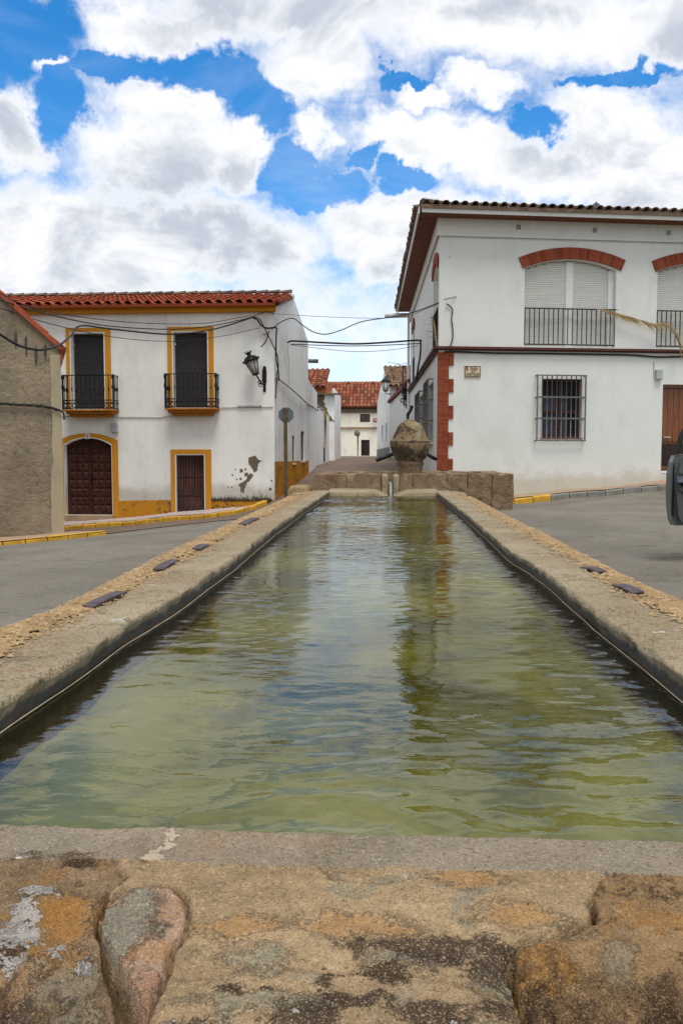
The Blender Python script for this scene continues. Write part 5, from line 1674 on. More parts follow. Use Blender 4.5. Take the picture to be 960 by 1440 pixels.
# loose golden crumbs and straw along the outer edges: nobody could count them
rc = np.random.RandomState(5); V = []; Q_ = []; c = 0
for fin, fout in ((Lin, Lout), (Rin, Rout)):
    n = 16000
    ys = 1.6 + 10 * rc.rand(n) ** 1.6; t = 1 - np.abs(rc.randn(n)) * .18
    pat = fbm(ys * 1.3, np.full(n, 3.), 50, 3)
    for y, tt, pp in zip(ys, t, pat):
        if tt > 1.0 or tt < .45 or rc.rand() < .25 - pp * 1.1 + (1 - tt) * .8: continue
        x = float(fin(y)) * (1 - tt) + float(fout(y)) * tt
        s = (.0025 + .005 * rc.rand()) ; a = rc.rand() * 3.14; ln_ = s * (1 + 2.2 * rc.rand())
        z = RIM - .002 + .006 * rc.rand()
        d = np.array([math.cos(a), math.sin(a), 0]) * ln_; e = np.array([-math.sin(a), math.cos(a), 0]) * s * .6
        p = np.array([x, y, z]); upv = np.array([0, 0, s * .8])
        V += [p - d - e, p + d - e, p + d + e, p - d + e, p - d * .5 + upv, p + d * .5 + upv]
        Q_ += [(c, c + 1, c + 5, c + 4), (c + 2, c + 3, c + 4, c + 5), (c + 1, c + 2, c + 5, c + 5), (c + 3, c, c + 4, c + 4)]; c += 6
me = bpy.data.meshes.new('crumbs'); me.from_pydata([tuple(p) for p in V], [], [tuple(dict.fromkeys(q)) for q in Q_]); me.materials.append(M['debris'])
link('crumbs', me, trough, kind='stuff')
# white limescale line where the water meets the wall
for fin, sg_ in ((Lin, -1), (Rin, 1)):
    ys = np.linspace(1.0, 12.0, 260)
    pts = [(float(fin(y)) + sg_ * (.012) - sg_ * .010 + .004 * float(fbm(np.array(y * 3), np.array(1.), 8, 3)), y, WL + .004 + .003 * float(fbm(np.array(y * 2), np.array(4.), 6, 2))) for y in ys]
    MB().tube(pts, .0016, 5).build('waterline_deposit', M['limescale'], trough)
# iron cramps let into the rim
for (xa, ya, xb, yb, wd) in ((124, 848, 172, 828, .04), (222, 797, 247, 784, .045), (276, 769, 289, 763, .05), (341, 735, 360, 726, .06), (822, 794, 845, 800, .05), (868, 818, 896, 829, .05)):
    a, b = at_z(xa, ya, RIM + .02), at_z(xb, yb, RIM + .02); d = (b - a); L_ = d.length; d.normalize(); nn = Vector((-d.y, d.x, 0)) * wd / 2
    mb = MB(); vs = []
    for t in np.linspace(0, 1, 7):
        z = RIM + .010 + .005 * math.sin(t * math.pi); q = a.lerp(b, t); q.z = z
        for s_, dz in ((-1, 0), (1, .003), (1, -.004), (-1, -.007)): vs.append(q + nn * s_ + Vector((0, 0, dz)))
    fs = [(i * 4 + k, i * 4 + (k + 1) % 4, (i + 1) * 4 + (k + 1) % 4, (i + 1) * 4 + k) for i in range(6) for k in range(4)] + [(3, 2, 1, 0), (24, 25, 26, 27)]
    mb.add(vs, fs); mb.build('iron_cramp', M['steel'], trough, bevel=.002)
# far end of the trough: two copings dipping to the spout
for sg_ in (0, 1):
    x0, x1 = (float(Lin(12.1)) - .02, .055) if sg_ == 0 else (.145, float(Rin(12.1)) + .02)
    n = 40; V = np.zeros((n, 9, 3))
    for i, x in enumerate(np.linspace(x0, x1, n)):
        dn = min(abs(x - .10), 9); dip = -.085 * math.exp(-((max(0, dn - .045)) / .13) ** 1.5)
        rr_ = .004 * float(fbm(np.array(x * 12), np.array(1.), 3, 3))
        pr = [(12.12 + rr_, .2), (12.11 + rr_, .44), (12.10 + rr_, RIM - .02), (12.115, RIM), (12.3, RIM + .005), (12.5, RIM + .012), (12.7, RIM + .02), (12.72, RIM + .02), (12.72, .2)]
        for j, (y, z) in enumerate(pr): V[i, j] = (x, y, z + (dip if z > .5 else 0) + .003 * float(fbm(np.array(x * 9), np.array(y * 9.), 2, 3)))
    me = grid_mesh('end_coping', V, M['rim'], 9, n); me.materials.append(M['inner'])
    mi = np.zeros((n - 1, 8), np.int32); mi[:, 0] = 1; me.polygons.foreach_set('material_index', mi.ravel()); link('end_coping', me, trough)
lbx = MB().box(.04, .16, 12.13, 12.72, .2, RIM - .10).build('end_coping', M['granite'], trough, bevel=.01)
bx_, by_0 = np.meshgrid(np.linspace(-.98, .93, 60), np.linspace(.95, 12.3, 360))
wd_ = np.minimum(bx_ - Lin(by_0), Rin(by_0) - bx_) + .05 * fbm(bx_ * 4, by_0 * 3, 57, 4)
bz_ = .412 - .03 * np.clip(1 - wd_ / .12, 0, 1) ** 1.5 + .018 * fbm(bx_ * 2, by_0 * 1.2, 55, 4) + .008 * fbm(bx_ * 9, by_0 * 9, 56, 4)
link('trough_bed', grid_mesh('trough_bed', np.stack([bx_, by_0, bz_], -1), M['silt'], 60, 360), trough)
# water with real ripples
nx, ny = 150, 1000
xs = np.linspace(-.93, .85, nx); ys = np.linspace(1.0, 12.16, ny); X, Y = np.meshgrid(xs, ys)
wx, wy = X + .05 * fbm(X * 3, Y * 3, 5, 2), Y + .05 * fbm(X * 3, Y * 3, 6, 2)
calm = .25 + .85 * np.clip(.5 + 1.7 * fbm(X * 1.3, Y * .8, 70, 3), 0, 1.5)
Z = WL + calm * (.0030 * fbm(wx * 5.5, wy * 12, 61, 2) + .0022 * fbm(wx * 13, wy * 27, 62, 2) - .0020 * np.abs(fbm(wx * 7.5 + 3, wy * 17 + 1, 64, 3)) + .0016 * fbm((wx + wy * .5) * 9, (wy - wx * .6) * 18, 65, 3) + .0005 * fbm(wx * 30, wy * 45, 66, 2)) + .0016 * fbm(X * 1.6, Y * 2.6, 63, 2)
link('water', grid_mesh('water', np.stack([X, Y, Z], -1), M['water'], nx, ny), kind='structure')

# ------------------------------------------------------------------ foreground: broken stones of the near end
ZT = .545
poly = lambda pts: np.array([tuple(at_z(px_, py_, ZT).xy) for px_, py_ in pts])
crA = poly([(165, 1222), (178, 1232), (152, 1258), (137, 1282), (136, 1300), (146, 1335), (150, 1352), (170, 1385), (188, 1412), (198, 1445), (206, 1500)])
small = poly([(176, 1250), (212, 1248), (243, 1252), (262, 1262), (263, 1288), (256, 1315), (238, 1342), (226, 1378), (204, 1414), (192, 1400), (176, 1374), (160, 1350), (150, 1330), (142, 1312), (138, 1294), (146, 1276), (160, 1262)])
crS = poly([(262, 1262), (263, 1288), (256, 1315), (238, 1342), (226, 1378), (204, 1414), (196, 1445), (190, 1500)])
crB = poly([(846, 1225), (828, 1262), (834, 1284), (831, 1298), (800, 1308), (770, 1315), (742, 1325), (722, 1338), (718, 1346), (728, 1362), (742, 1385), (756, 1412), (766, 1450), (776, 1520)])
crC = poly([(250, 1373), (300, 1366), (345, 1357), (400, 1358), (470, 1362), (540, 1365), (590, 1372), (640, 1380), (700, 1392), (745, 1405)])


def seg_dist(X, Y, pl):
    d = np.full(X.shape, 9.)
    for (ax, ay), (bx, by_) in zip(pl[:-1], pl[1:]):
        vx, vy = bx - ax, by_ - ay; t = np.clip(((X - ax) * vx + (Y - ay) * vy) / (vx * vx + vy * vy), 0, 1)
        d = np.minimum(d, np.hypot(X - ax - t * vx, Y - ay - t * vy))
    return d


def side_of(X, Y, pl):
    """x of the polyline at Y (monotone in y); True where X is left of it"""
    o_ = np.argsort(pl[:, 1]); return X < np.interp(Y, pl[o_, 1], pl[o_, 0])


def in_poly(X, Y, pl):
    c_ = np.zeros(X.shape, bool); n_ = len(pl)
    for i in range(n_):
        x1, y1 = pl[i]; x2, y2 = pl[(i + 1) % n_]
        k = ((y1 > Y) != (y2 > Y)) & (X < (x2 - x1) * (Y - y1) / (y2 - y1 + 1e-12) + x1); c_ ^= k
    return c_


st = .0022
xs = np.arange(-1.12, 1.12, st); ys = np.arange(.52, YN + .001, st); X0, Y0 = np.meshgrid(xs, ys)
JX = X0 + .006 * fbm(X0 * 22, Y0 * 22, 81, 4); JY = Y0 + .006 * fbm(X0 * 22, Y0 * 22, 82, 4)
isS = in_poly(JX, JY, small); dA = seg_dist(JX, JY, crA); dS_ = seg_dist(JX, JY, np.vstack([small, small[:1]])); dB = seg_dist(JX, JY, crB); dC = seg_dist(JX, JY, crC)
left = side_of(JX, JY, crA) & ~isS
yB = np.interp(JX, *(lambda q: (q[np.argsort(q[:, 0]), 0], q[np.argsort(q[:, 0]), 1]))(crB[2:9]))
oB = np.argsort(crB[:, 1])
right = (JX > np.interp(JY, crB[oB, 1], crB[oB, 0])) & ~isS
# between the notch and the lip the right stone lies below crack B
edge_y = np.interp(JX, [crB[8, 0], crB[6, 0], crB[4, 0], crB[3, 0]], [crB[8, 1], crB[6, 1], crB[4, 1], crB[3, 1]])
lip = (JX > crB[8, 0]) & (JX < crB[2, 0]) & (JY < edge_y)
above = (JX > crB[8, 0]) & (JX < crB[2, 0]) & (JY >= edge_y)
right = (right | lip) & ~above & ~isS
yc = at_z(480, 1219, ZT).y + .012 * fbm(X0 * 9, Y0 * 0 + 1, 90, 5) + .012 * (X0 > .35) * np.clip((X0 - .35) * 2, 0, 1)
Z = np.full(X0.shape, ZT)
strip = JY > yc
Z += np.where(strip, .0012, 0) + .0015 * fbm(X0 * 90, Y0 * 90, 83, 3) + .004 * fbm(X0 * 7, Y0 * 7, 84, 4)
Z += np.where(left & ~strip, .014 * fbm(X0 * 18, Y0 * 18, 85, 5) + .004 * fbm(X0 * 60, Y0 * 60, 95, 4), 0)
ylow = at_z(60, 1345, ZT).y
dl = np.clip(ylow + .02 * fbm(X0 * 9, Y0 * 0 + 3, 86, 4) - Y0, 0, 1)
Z -= np.where(left, dl * .42 * (1 + .5 * fbm(X0 * 25, Y0 * 25, 87, 5)) - dl * .10 * np.abs(fbm(X0 * 16 + 4, Y0 * 30, 97, 4)), 0)
zs_ = .002 + .007 * fbm(X0 * 26, Y0 * 26, 88, 5) - np.clip(at_z(200, 1300, ZT).y - Y0, 0, 1) * .04 + .05 * np.abs(X0 - (at_z(225, 1300, ZT).x - (at_z(225, 1300, ZT).y - Y0) * .45)) * -1
Z += np.where(isS, zs_, 0)
cen = ~(left | isS | right | strip)
dc = np.clip(at_z(500, 1335, ZT).y - Y0, 0, 1)
Z -= np.where(cen, dc * .07, 0)
Z += np.where(cen, .0035 * fbm(X0 * 30, Y0 * 45, 89, 4), 0)
# rounded flanks of the centre stone
Z -= np.where(cen & (Y0 < at_z(720, 1330, ZT).y), .022 * np.clip(1 - dB / .045, 0, 1) ** 2, 0)
Z -= np.where(cen & (Y0 < at_z(262, 1300, ZT).y), .010 * np.clip(1 - seg_dist(JX, JY, crS) / .03, 0, 1) ** 2, 0)
# crumbling right stone: bumpy, falling to a hollow
dr_ = np.clip(np.interp(X0, [.2, .34, .6, 1.0], [at_z(740, 1340, ZT).y, at_z(830, 1320, ZT).y, at_z(960, 1335, ZT).y, at_z(960, 1335, ZT).y]) + .015 * fbm(X0 * 11, Y0 * 0, 91, 4) - Y0, 0, 1)
rough_ = np.abs(fbm(X0 * 28, Y0 * 28, 92, 5)) * .028 + .010 * fbm(X0 * 70, Y0 * 70, 93, 4)
Z += np.where(right & ~strip, -rough_ * 1.3 * np.clip(.25 + dr_ * 16, 0, 1) - dr_ * .5, 0)
hc = at_z(815, 1400, ZT)
Z -= np.where(right, .05 * np.exp(-((X0 - hc.x) ** 2 + (Y0 - hc.y) ** 2) / .04 ** 2), 0)
# cracks open between the stones
wA = .0028 + .011 * np.clip((at_z(150, 1330, ZT).y - Y0) / .12, 0, 1)
nearA = (Y0 < yc)
Z -= np.where(nearA, .07 * np.clip(1 - dA / wA, 0, 1) ** .6 * np.clip((at_z(178, 1232, ZT).y + .01 - Y0) * 30, .12, 1), 0)
Z -= np.where(nearA, .020 * np.clip(1 - dS_ / .0045, 0, 1), 0)
Z -= np.where(nearA, .06 * np.clip(1 - dB / .0055, 0, 1) * np.clip((at_z(828, 1262, ZT).y - Y0) * 40, 0.05, 1), 0)
nb_ = at_z(722, 1347, ZT); Z -= .10 * np.exp(-((X0 - nb_.x) ** 2 + (Y0 - nb_.y) ** 2) / .0075 ** 2)
Z -= .008 * np.clip(1 - dC / .0018, 0, 1)
crD = poly([(470, 1236), (545, 1240), (600, 1236), (660, 1243)]); crE = poly([(350, 1222), (400, 1226), (470, 1224), (520, 1229)]); crF = poly([(560, 1262), (600, 1268), (640, 1262), (690, 1270), (740, 1262)])
for q_, w2_ in ((crD, .0012), (crE, .003), (crF, .0012)): Z -= .005 * np.clip(1 - seg_dist(JX, JY, q_) / w2_, 0, 1)
Z -= .004 * np.clip(1 - np.abs(JY - yc) / .003, 0, 1) * np.clip(.3 + fbm(X0 * 6, Y0 * 0 + 8, 94, 3) * 2, 0, 1)
# front coping edge towards the water, slightly chipped
ye = YN + .004 * fbm(X0 * 9, Y0 * 0 + 2, 96, 5)
Z -= .02 * np.clip((Y0 - ye + .010) / .012, 0, 1) ** 2
reg = np.where(strip, 0, np.where(isS, 2, np.where(left, 1, np.where(right, 3, 4))))
reg_names = [('cement_strip', M['coping_front'], None), ('stone_block', M['st_left'], 'stone with orange and white lichen at the left corner'), ('wedge_stone', M['st_small'], None), ('stone_block', M['st_right'], 'crumbling orange stone with a dark hollow'), ('stone_block', M['st_centre'], 'smooth ochre stone with black lichen spots')]
nyy, nxx = X0.shape; idx = np.arange(nyy * nxx).reshape(nyy, nxx)
quads = np.stack([idx[:-1, :-1], idx[:-1, 1:], idx[1:, 1:], idx[1:, :-1]], -1)
VV = np.stack([X0, Y0, Z], -1).reshape(-1, 3); rq = reg[:-1, :-1]
for k, (nm, m_, lb) in enumerate(reg_names):
    q = quads[rq == k]; used, inv = np.unique(q.ravel(), return_inverse=True)
    me = quads_mesh(nm, VV[used], inv.reshape(q.shape), m_, True)
    link(nm, me, trough, label=lb)
# the inner face of the near end and its foot
MB().add([(-1.1, YN, ZT - .02), (1.1, YN, ZT - .02), (1.1, YN + .004, .05), (-1.1, YN + .004, .05)], [(0, 1, 2, 3)]).build('near_inner_wall', M['inner'], trough)
MB().box(-1.12, 1.12, .525, YN - .03, -.1, .30).build('foot_wall', M['granite'], trough)

# ================================================================== THE CROSS BASIN AND ITS FOUNTAIN HEAD
X0B, X1B, Y0B, Y1B, ZB = -1.09, 1.97, 12.73, 15.2, .79
basin = thing('fountain_basin', (.45, 14, g(.45, 15.6)), 'square granite fountain basin of heavy blocks beyond the trough', 'fountain basin')


def block(x0, x1, y0, y1, z0, z1, m, name='granite_block', r=.008, seed=0, n=9, parent=None):
    """hewn block: subdivided, rounded and roughened box"""
    V = []; Fs = []
    dims = (x1 - x0, y1 - y0, z1 - z0); cx = ((x0 + x1) / 2, (y0 + y1) / 2, (z0 + z1) / 2)

    def pos(p):
        # round the edges, then roughen
        q = []; h = [d / 2 for d in dims]
        inner = [max(-(hh - r), min(hh - r, pp)) for pp, hh in zip(p, h)]
        d = Vector([a - b for a, b in zip(p, inner)])
        if d.length > 1e-6: d = d.normalized() * r
        w_ = Vector(inner) + d + Vector(cx)
        nn = float(fbm(np.array((w_.x + w_.z * .7) * 7 + seed), np.array((w_.y + w_.z) * 7), seed, 4))
        return w_ + (Vector(p).normalized()) * nn * .022
    for ax in range(3):
        for s in (-1, 1):
            a1, a2 = [a for a in range(3) if a != ax]; o_ = len(V)
            na = max(4, min(26, int(dims[a1] / .035))); nb = max(4, min(26, int(dims[a2] / .035)))

            def spread(nk, d): return [(-d / 2), (-d / 2 + r * .4), (-d / 2 + r)] + list(np.linspace(-d / 2 + r, d / 2 - r, nk)[1:-1]) + [(d / 2 - r), (d / 2 - r * .4), (d / 2)]
            A_, B_ = spread(na, dims[a1]), spread(nb, dims[a2])
            for u in A_:
                for v in B_:
                    p = [0, 0, 0]; p[ax] = s * dims[ax] / 2; p[a1] = u; p[a2] = v; V.append(pos(p))
            kb = len(B_)
            for i in range(len(A_) - 1):
                for j in range(kb - 1): Fs.append((o_ + i * kb + j, o_ + i * kb + j + 1, o_ + (i + 1) * kb + j + 1, o_ + (i + 1) * kb + j))
    mb = MB(); mb.add(V, Fs, True)
    return mb.build(name, m, parent or basin)


T = .27
cuts = [xw(x, Y0B) for x in (440, 487, 536)]
e = .001
for i in range(2): block(cuts[i], cuts[i + 1] - e, Y0B, Y0B + T, 0, ZB + .003 * i, M['granite'], seed=i)
block(xw(537, Y0B), xw(545.5, Y0B), Y0B - .02, Y0B + T - .003, .3, ZB + .004, M['rim'], 'spout_cheek', .025, 7)
block(xw(552.5, Y0B), xw(561, Y0B), Y0B - .02, Y0B + T - .003, .3, ZB - .004, M['rim'], 'spout_cheek', .025, 8)
block(xw(544.5, Y0B), xw(553.5, Y0B), Y0B + .03, Y0B + T, .3, ZB - .15, M['granite'], 'spout_sill', .01, 9)
cuts = [xw(x, Y0B) for x in (562, 580, 628, 656, 690.5)] + [X1B]
for i in range(5): block(cuts[i] + e * .6, cuts[i + 1] - e * .6, Y0B + (.0 if i != 4 else -.01), Y0B + T, 0.05, ZB + [.0, .006, .012, .02, .012][i], M['granite'], seed=20 + i, r=.008 if i < 3 else .02)
for k, (a, b) in enumerate(((Y0B + T + .01, 13.8), (13.81, 14.5), (14.51, Y1B))):
    block(X1B - T, X1B - .0, a, b, .05, ZB + .004 * k, M['granite'], seed=30 + k); block(X0B, X0B + T, a, b, -.05, ZB - .003 * k, M['granite'], seed=40 + k)
for k in range(4):
    a = X0B + T + .01 + (X1B - X0B - 2 * T - .02) * k / 4; block(a, a + (X1B - X0B - 2 * T - .02) / 4 - .01, Y1B - T, Y1B, 0.05, ZB + .003 * k, M['granite'], seed=50 + k)
MB().box(X0B + .2, X1B - .2, Y0B + .2, Y1B - .2, .1, .5).build('basin_floor', M['silt'], basin)
MB().add([(X0B + .2, Y0B + .2, .66), (X1B - .2, Y0B + .2, .66), (X1B - .2, Y1B - .2, .66), (X0B + .2, Y1B - .2, .66)], [(0, 1, 2, 3)]).build('basin_water', M['water'], basin)
st_pts = smoothpath([(.10, Y0B + .25, .66), (.10, Y0B + .05, .655), (.10, Y0B - .06, .62), (.10, Y0B - .28, .475), (.10, Y0B - .63, .452)], 5)
mb = MB()
V = []
for i, p in enumerate(st_pts):
    w_ = .026 - .008 * min(1, i / 12)
    for s in (-1, -.4, .3, 1): V.append(p + Vector((w_ * s, 0, .010 * math.cos(s * 1.5) + .004 * math.sin(i * 2 + s * 3))))
nn_ = len(st_pts); mb.add(V, [(i * 4 + k, i * 4 + k + 1, i * 4 + k + 5, i * 4 + k + 4) for i in range(nn_ - 1) for k in range(3)], True)
sw_ = mb.build('overflow_stream', M['stream'], None); tag(sw_, 'thin stream of water running from the basin notch into the trough', 'water stream')
# fountain head
fx, fy = xw(576.0, 14.0), 14.0
zz_ = lambda py: at_y(576, py, 14.0).z
rw2 = lambda px: px / FPX * 14.0
fh = thing('fountain', (fx, fy, .1), 'weathered stone fountain head, bowl and domed cap on a pedestal with two iron spouts', 'fountain')
MB().lathe([(rw2(17.5), .1), (rw2(17.5), zz_(665)), (rw2(16.8), zz_(656.5)), (rw2(17.2), zz_(655)), (rw2(19.2), zz_(652.5)), (rw2(18.8), zz_(650.5)), (rw2(17.5), zz_(648.5)), (rw2(16), zz_(646))], (fx, fy, 0), 40, wob=.04, seed=2).build('pedestal', M['granite'], fh)
MB().lathe([(rw2(13), zz_(649.5)), (rw2(18), zz_(648)), (rw2(22.5), zz_(644)), (rw2(25), zz_(639)), (rw2(26.8), zz_(631)), (rw2(27.8), zz_(623.5)), (rw2(27.6), zz_(622.4))], (fx, fy, 0), 48, wob=.035, seed=5).build('bowl', M['pillar'], fh)
MB().lathe([(rw2(27.4), zz_(622.4)), (rw2(28.4), zz_(621.6)), (rw2(28), zz_(620.3)), (rw2(24.6), zz_(617.6)), (rw2(23.4), zz_(614)), (rw2(21), zz_(608)), (rw2(17.8), zz_(601)), (rw2(13.6), zz_(595.5)), (rw2(9), zz_(592.8)), (rw2(8.6), zz_(592.3))], (fx, fy, 0), 48, wob=.035, seed=8).build('dome', M['pillar'], fh)
MB().lathe([(rw2(8.2), zz_(593.3)), (rw2(8.6), zz_(592.2)), (rw2(8.2), zz_(591.3)), (rw2(5), zz_(590.2)), (rw2(2.5), zz_(589.8))], (fx, fy, 0), 30, wob=.03, seed=9).build('cap', M['pillar'], fh)
mb = MB(); mb.tube([(fx - .04, fy, zz_(592)), (fx - .04, fy, zz_(581))], .025, 8); mb.tube(smoothpath([(fx - .035, fy, zz_(582)), (fx - .0, fy, zz_(578)), (fx + .02, fy, zz_(573.5)), (fx + .035, fy, zz_(570.5))], 4), [.026] * 12 + [.02], 8)
mb.tube([(fx - .005, fy, zz_(571)), (fx + .05, fy, zz_(573))], .016, 6)
mb.build('iron_finial', M['iron'], fh)
for (xa, ya, xb, yb) in ((551, 639, 529, 647.5), (600, 638.5, 613, 646)):
    a, b = at_y(xa, ya, fy - .02), at_y(xb, yb, fy - .12)
    MB().tube([a, b], .032, 12).build('spout', M['iron'], fh)
# loose boulder beside the trough end
ob = MB()
bo = block(xw(407, 12.75), xw(437, 12.75), 12.35, 13.1, g(-1.3, 12.7) - .1, .618, M['rim'], 'boulder', .09, 61, parent=h1)
bo.parent = None; tag(bo, 'rough grey boulder set against the far left corner of the trough', 'boulder')
sill_ = block(xw(390, 12.6), xw(411, 12.6), 12.3, 12.9, -.2, .50, M['rim'], 'boulder', .08, 62, parent=h1)
bpy.data.objects.remove(sill_)

# ================================================================== STREET FURNITURE
# wall lantern on the yellow-trimmed house
wl = thing('wall_lantern', FL.pt(P(372, 530)[0], -.05, P(372, 530)[1]), 'black wall lantern with milky glass, its crown leaning away from the corner', 'wall lantern')
pu, pz1 = P(372, 517); pz0 = P(372, 551)[1]
mb = MB(); mb.box(pu - .035, pu + .035, -.03, .0, pz0, pz1, FL.M); mb.box(pu - .055, pu + .055, -.05, -.001, pz0 + .25, pz1 - .06, FL.M); mb.tube([FL.pt(pu, -.02, pz1), FL.pt(pu, -.02, pz1 + .04)], [.05, .02], 8)
mb.build('wall_plate', M['iron'], wl, bevel=.008)
bt_ = FL.pt(P(360.5, 527.5, -.35)[0], -.35, P(360.5, 527.5, -.35)[1]); tp_ = FL.pt(P(349, 496, -.35)[0], -.35, P(349, 496, -.35)[1])
axis_ = (tp_ - bt_).normalized(); LL = (tp_ - bt_).length
arm = smoothpath([FL.pt(pu, -.05, P(372, 540)[1]), FL.pt(pu - .06, -.2, P(372, 541)[1]), FL.pt(P(366, 537, -.3)[0], -.3, P(366, 537, -.3)[1]), bt_], 6)
mb = MB(); mb.tube(arm, .022, 8)
for c_, r_ in ((arm[8], .05), (arm[13], .045)): mb.tube([c_ + FL.u * r_ * math.cos(t) + up * (r_ * math.sin(t) - .03) for t in np.linspace(0, 5.2, 12)], .012, 6)
mb.build('scroll_arm', M['iron'], wl)
zq = axis_; xq = FL.u.cross(zq).normalized(); xq = zq.cross(FL.w).normalized(); yq = zq.cross(xq)
Ml = Matrix(((xq.x, yq.x, zq.x, bt_.x), (xq.y, yq.y, zq.y, bt_.y), (xq.z, yq.z, zq.z, bt_.z), (0, 0, 0, 1)))
s_ = LL
MB().lathe([(.02, 0), (.09, .01), (.10, .04), (.085, .05)], (0, 0, 0), 6, Ml).build('base_ring', M['iron'], wl)
MB().lathe([(.08, .052), (.165, s_ * .60)], (0, 0, 0), 6, Ml).build('glass', M['lamp_glass'], wl)
mb = MB()
for k in range(6):
    a = math.pi / 3 * k; mb.tube([Ml @ Vector((.084 * math.cos(a), .084 * math.sin(a), .05)), Ml @ Vector((.172 * math.cos(a), .172 * math.sin(a), s_ * .61))], .010, 6)
    mb.tube([Ml @ Vector((.21 * math.cos(a), .21 * math.sin(a), s_ * .64)), Ml @ Vector((.225 * math.cos(a), .225 * math.sin(a), s_ * .72))], .018, 6)
mb.build('frame', M['iron'], wl)
MB().lathe([(.18, s_ * .60), (.215, s_ * .62), (.215, s_ * .66), (.20, s_ * .70), (.15, s_ * .80), (.07, s_ * .86), (.045, s_ * .90), (.07, s_ * .97), (.085, s_ * 1.0), (.05, s_ * 1.0), (.02, s_ * .99)], (0, 0, 0), 12, Ml).build('roof', M['iron'], wl)
mb = MB()
for k in range(6):
    a = math.pi / 3 * k + .4; mb.tube([Ml @ Vector((.075 * math.cos(a), .075 * math.sin(a), s_ * .99)), Ml @ Vector((.10 * math.cos(a), .10 * math.sin(a), s_ * 1.07))], [.016, .006], 5)
mb.build('crown', M['iron'], wl)
# second lantern, on the mossy-roofed house
c = at_y(542, 549, Y7 - .6)
l2 = thing('wall_lantern', c, 'small black lantern with bright panes at the corner of the mossy-roofed house', 'wall lantern')
Mq = Matrix.Translation(c)
MB().lathe([(.03, -.08), (.12, -.04), (.13, .0)], (0, 0, 0), 6, Mq).build('base_ring', M['iron'], l2)
MB().lathe([(.12, .0), (.21, .42)], (0, 0, 0), 6, Mq).build('glass', simple('bright_lamp_pane', (.72, .74, .75), .3, var=.05), l2)
mb = MB()
for k in range(6):
    a = math.pi / 3 * k; mb.tube([Mq @ Vector((.125 * math.cos(a), .125 * math.sin(a), 0)), Mq @ Vector((.218 * math.cos(a), .218 * math.sin(a), .42))], .018, 6)
mb.build('frame', M['iron'], l2)
MB().lathe([(.22, .42), (.28, .44), (.24, .52), (.12, .62), (.04, .68), (.05, .74), (.01, .78)], (0, 0, 0), 6, Mq).build('roof', M['iron'], l2)
MB().tube([c + Vector((0, 0, -.08)), c + Vector((0, 0, -.18)), c + Vector((.30, .3, -.18))], .025, 6).build('bracket', M['iron'], l2)
# road sign seen from behind
sx, sy = xw(401.5, 20.8), 20.8
sp = thing('stop_sign', (sx, sy, g(sx, sy)), 'octagonal road sign seen from its grey back on a brown post at the street corner', 'road sign')
c = at_y(402, 583.5, sy)
MB().box(sx - .045, sx + .045, sy - .02, sy + .02, g(sx, sy) - .2, at_y(402, 574, sy).z).build('post', M['pole'], sp, bevel=.006)
oc = [(c.x + .205 * math.cos(math.pi / 8 + k * math.pi / 4), c.z + .205 * math.sin(math.pi / 8 + k * math.pi / 4)) for k in range(8)]
MB().prism(oc, sy + .025, sy + .032).build('sign_plate', M['sign_back'], sp)
MB().prism([(c.x + (a - c.x) * .97, c.z + (b - c.z) * .97) for a, b in oc], sy + .0325, sy + .035).build('red_face', M['red_sign'], sp)
mb = MB()
for dz in (-.1, .1): mb.box(sx - .07, sx + .07, sy + .0205, sy + .0248, c.z + dz - .015, c.z + dz + .015)
mb.build('clamp', M['iron'], sp)
# street name tile panel
pp0, pz1_ = Q(652.5, 514.5); pp1, pz0_ = Q(675, 530.5)
plq = thing('street_name_plaque', FR.pt((pp0 + pp1) / 2, 0, pz0_), 'cream tiled street name plaque with dark border beside the brick corner', 'plaque')
PW, PH = pp1 - pp0, pz1_ - pz0_
MB().box(pp0, pp1, -.03, 0, pz0_, pz1_, FR.M).build('tile_panel', M['plaque'], plq)
mb = MB(); t = .014
for (a, b, c1, d1_) in ((pp0 + .006, pp1 - .006, pz1_ - .006 - t, pz1_ - .006), (pp0 + .006, pp1 - .006, pz0_ + .006, pz0_ + .006 + t), (pp0 + .006, pp0 + .006 + t, pz0_ + .006 + t, pz1_ - .006 - t), (pp1 - .006 - t, pp1 - .006, pz0_ + .006 + t, pz1_ - .006 - t)): mb.box(a, b, -.033, -.0305, c1, d1_, FR.M)
mb.build('border', M['print'], plq)


def text(F, body, u, z, size, wdt, m, parent, w_, name='lettering', ext=.0008, sx_=1.0):
    cu = bpy.data.curves.new(name, 'FONT'); cu.body = body; cu.size = size; cu.align_x = 'CENTER'; cu.align_y = 'CENTER'; cu.extrude = ext; cu.offset = size * .02
    tmp = bpy.data.objects.new(name + '_tmp', cu); COL.objects.link(tmp)
    dg = bpy.context.evaluated_depsgraph_get(); me = bpy.data.meshes.new_from_object(tmp.evaluated_get(dg)); bpy.data.objects.remove(tmp)
    xs_ = [v.co.x for v in me.vertices]; k = wdt / max(1e-6, max(xs_) - min(xs_)) if wdt else 1
    M4 = F.M @ Matrix.Translation((u, w_, z)) @ Matrix.Rotation(R(90), 4, 'X') @ Matrix.Diagonal((k, 1, 1, 1))
    me.transform(M4); me.materials.clear(); me.materials.append(m)
    return link(name, me, parent)


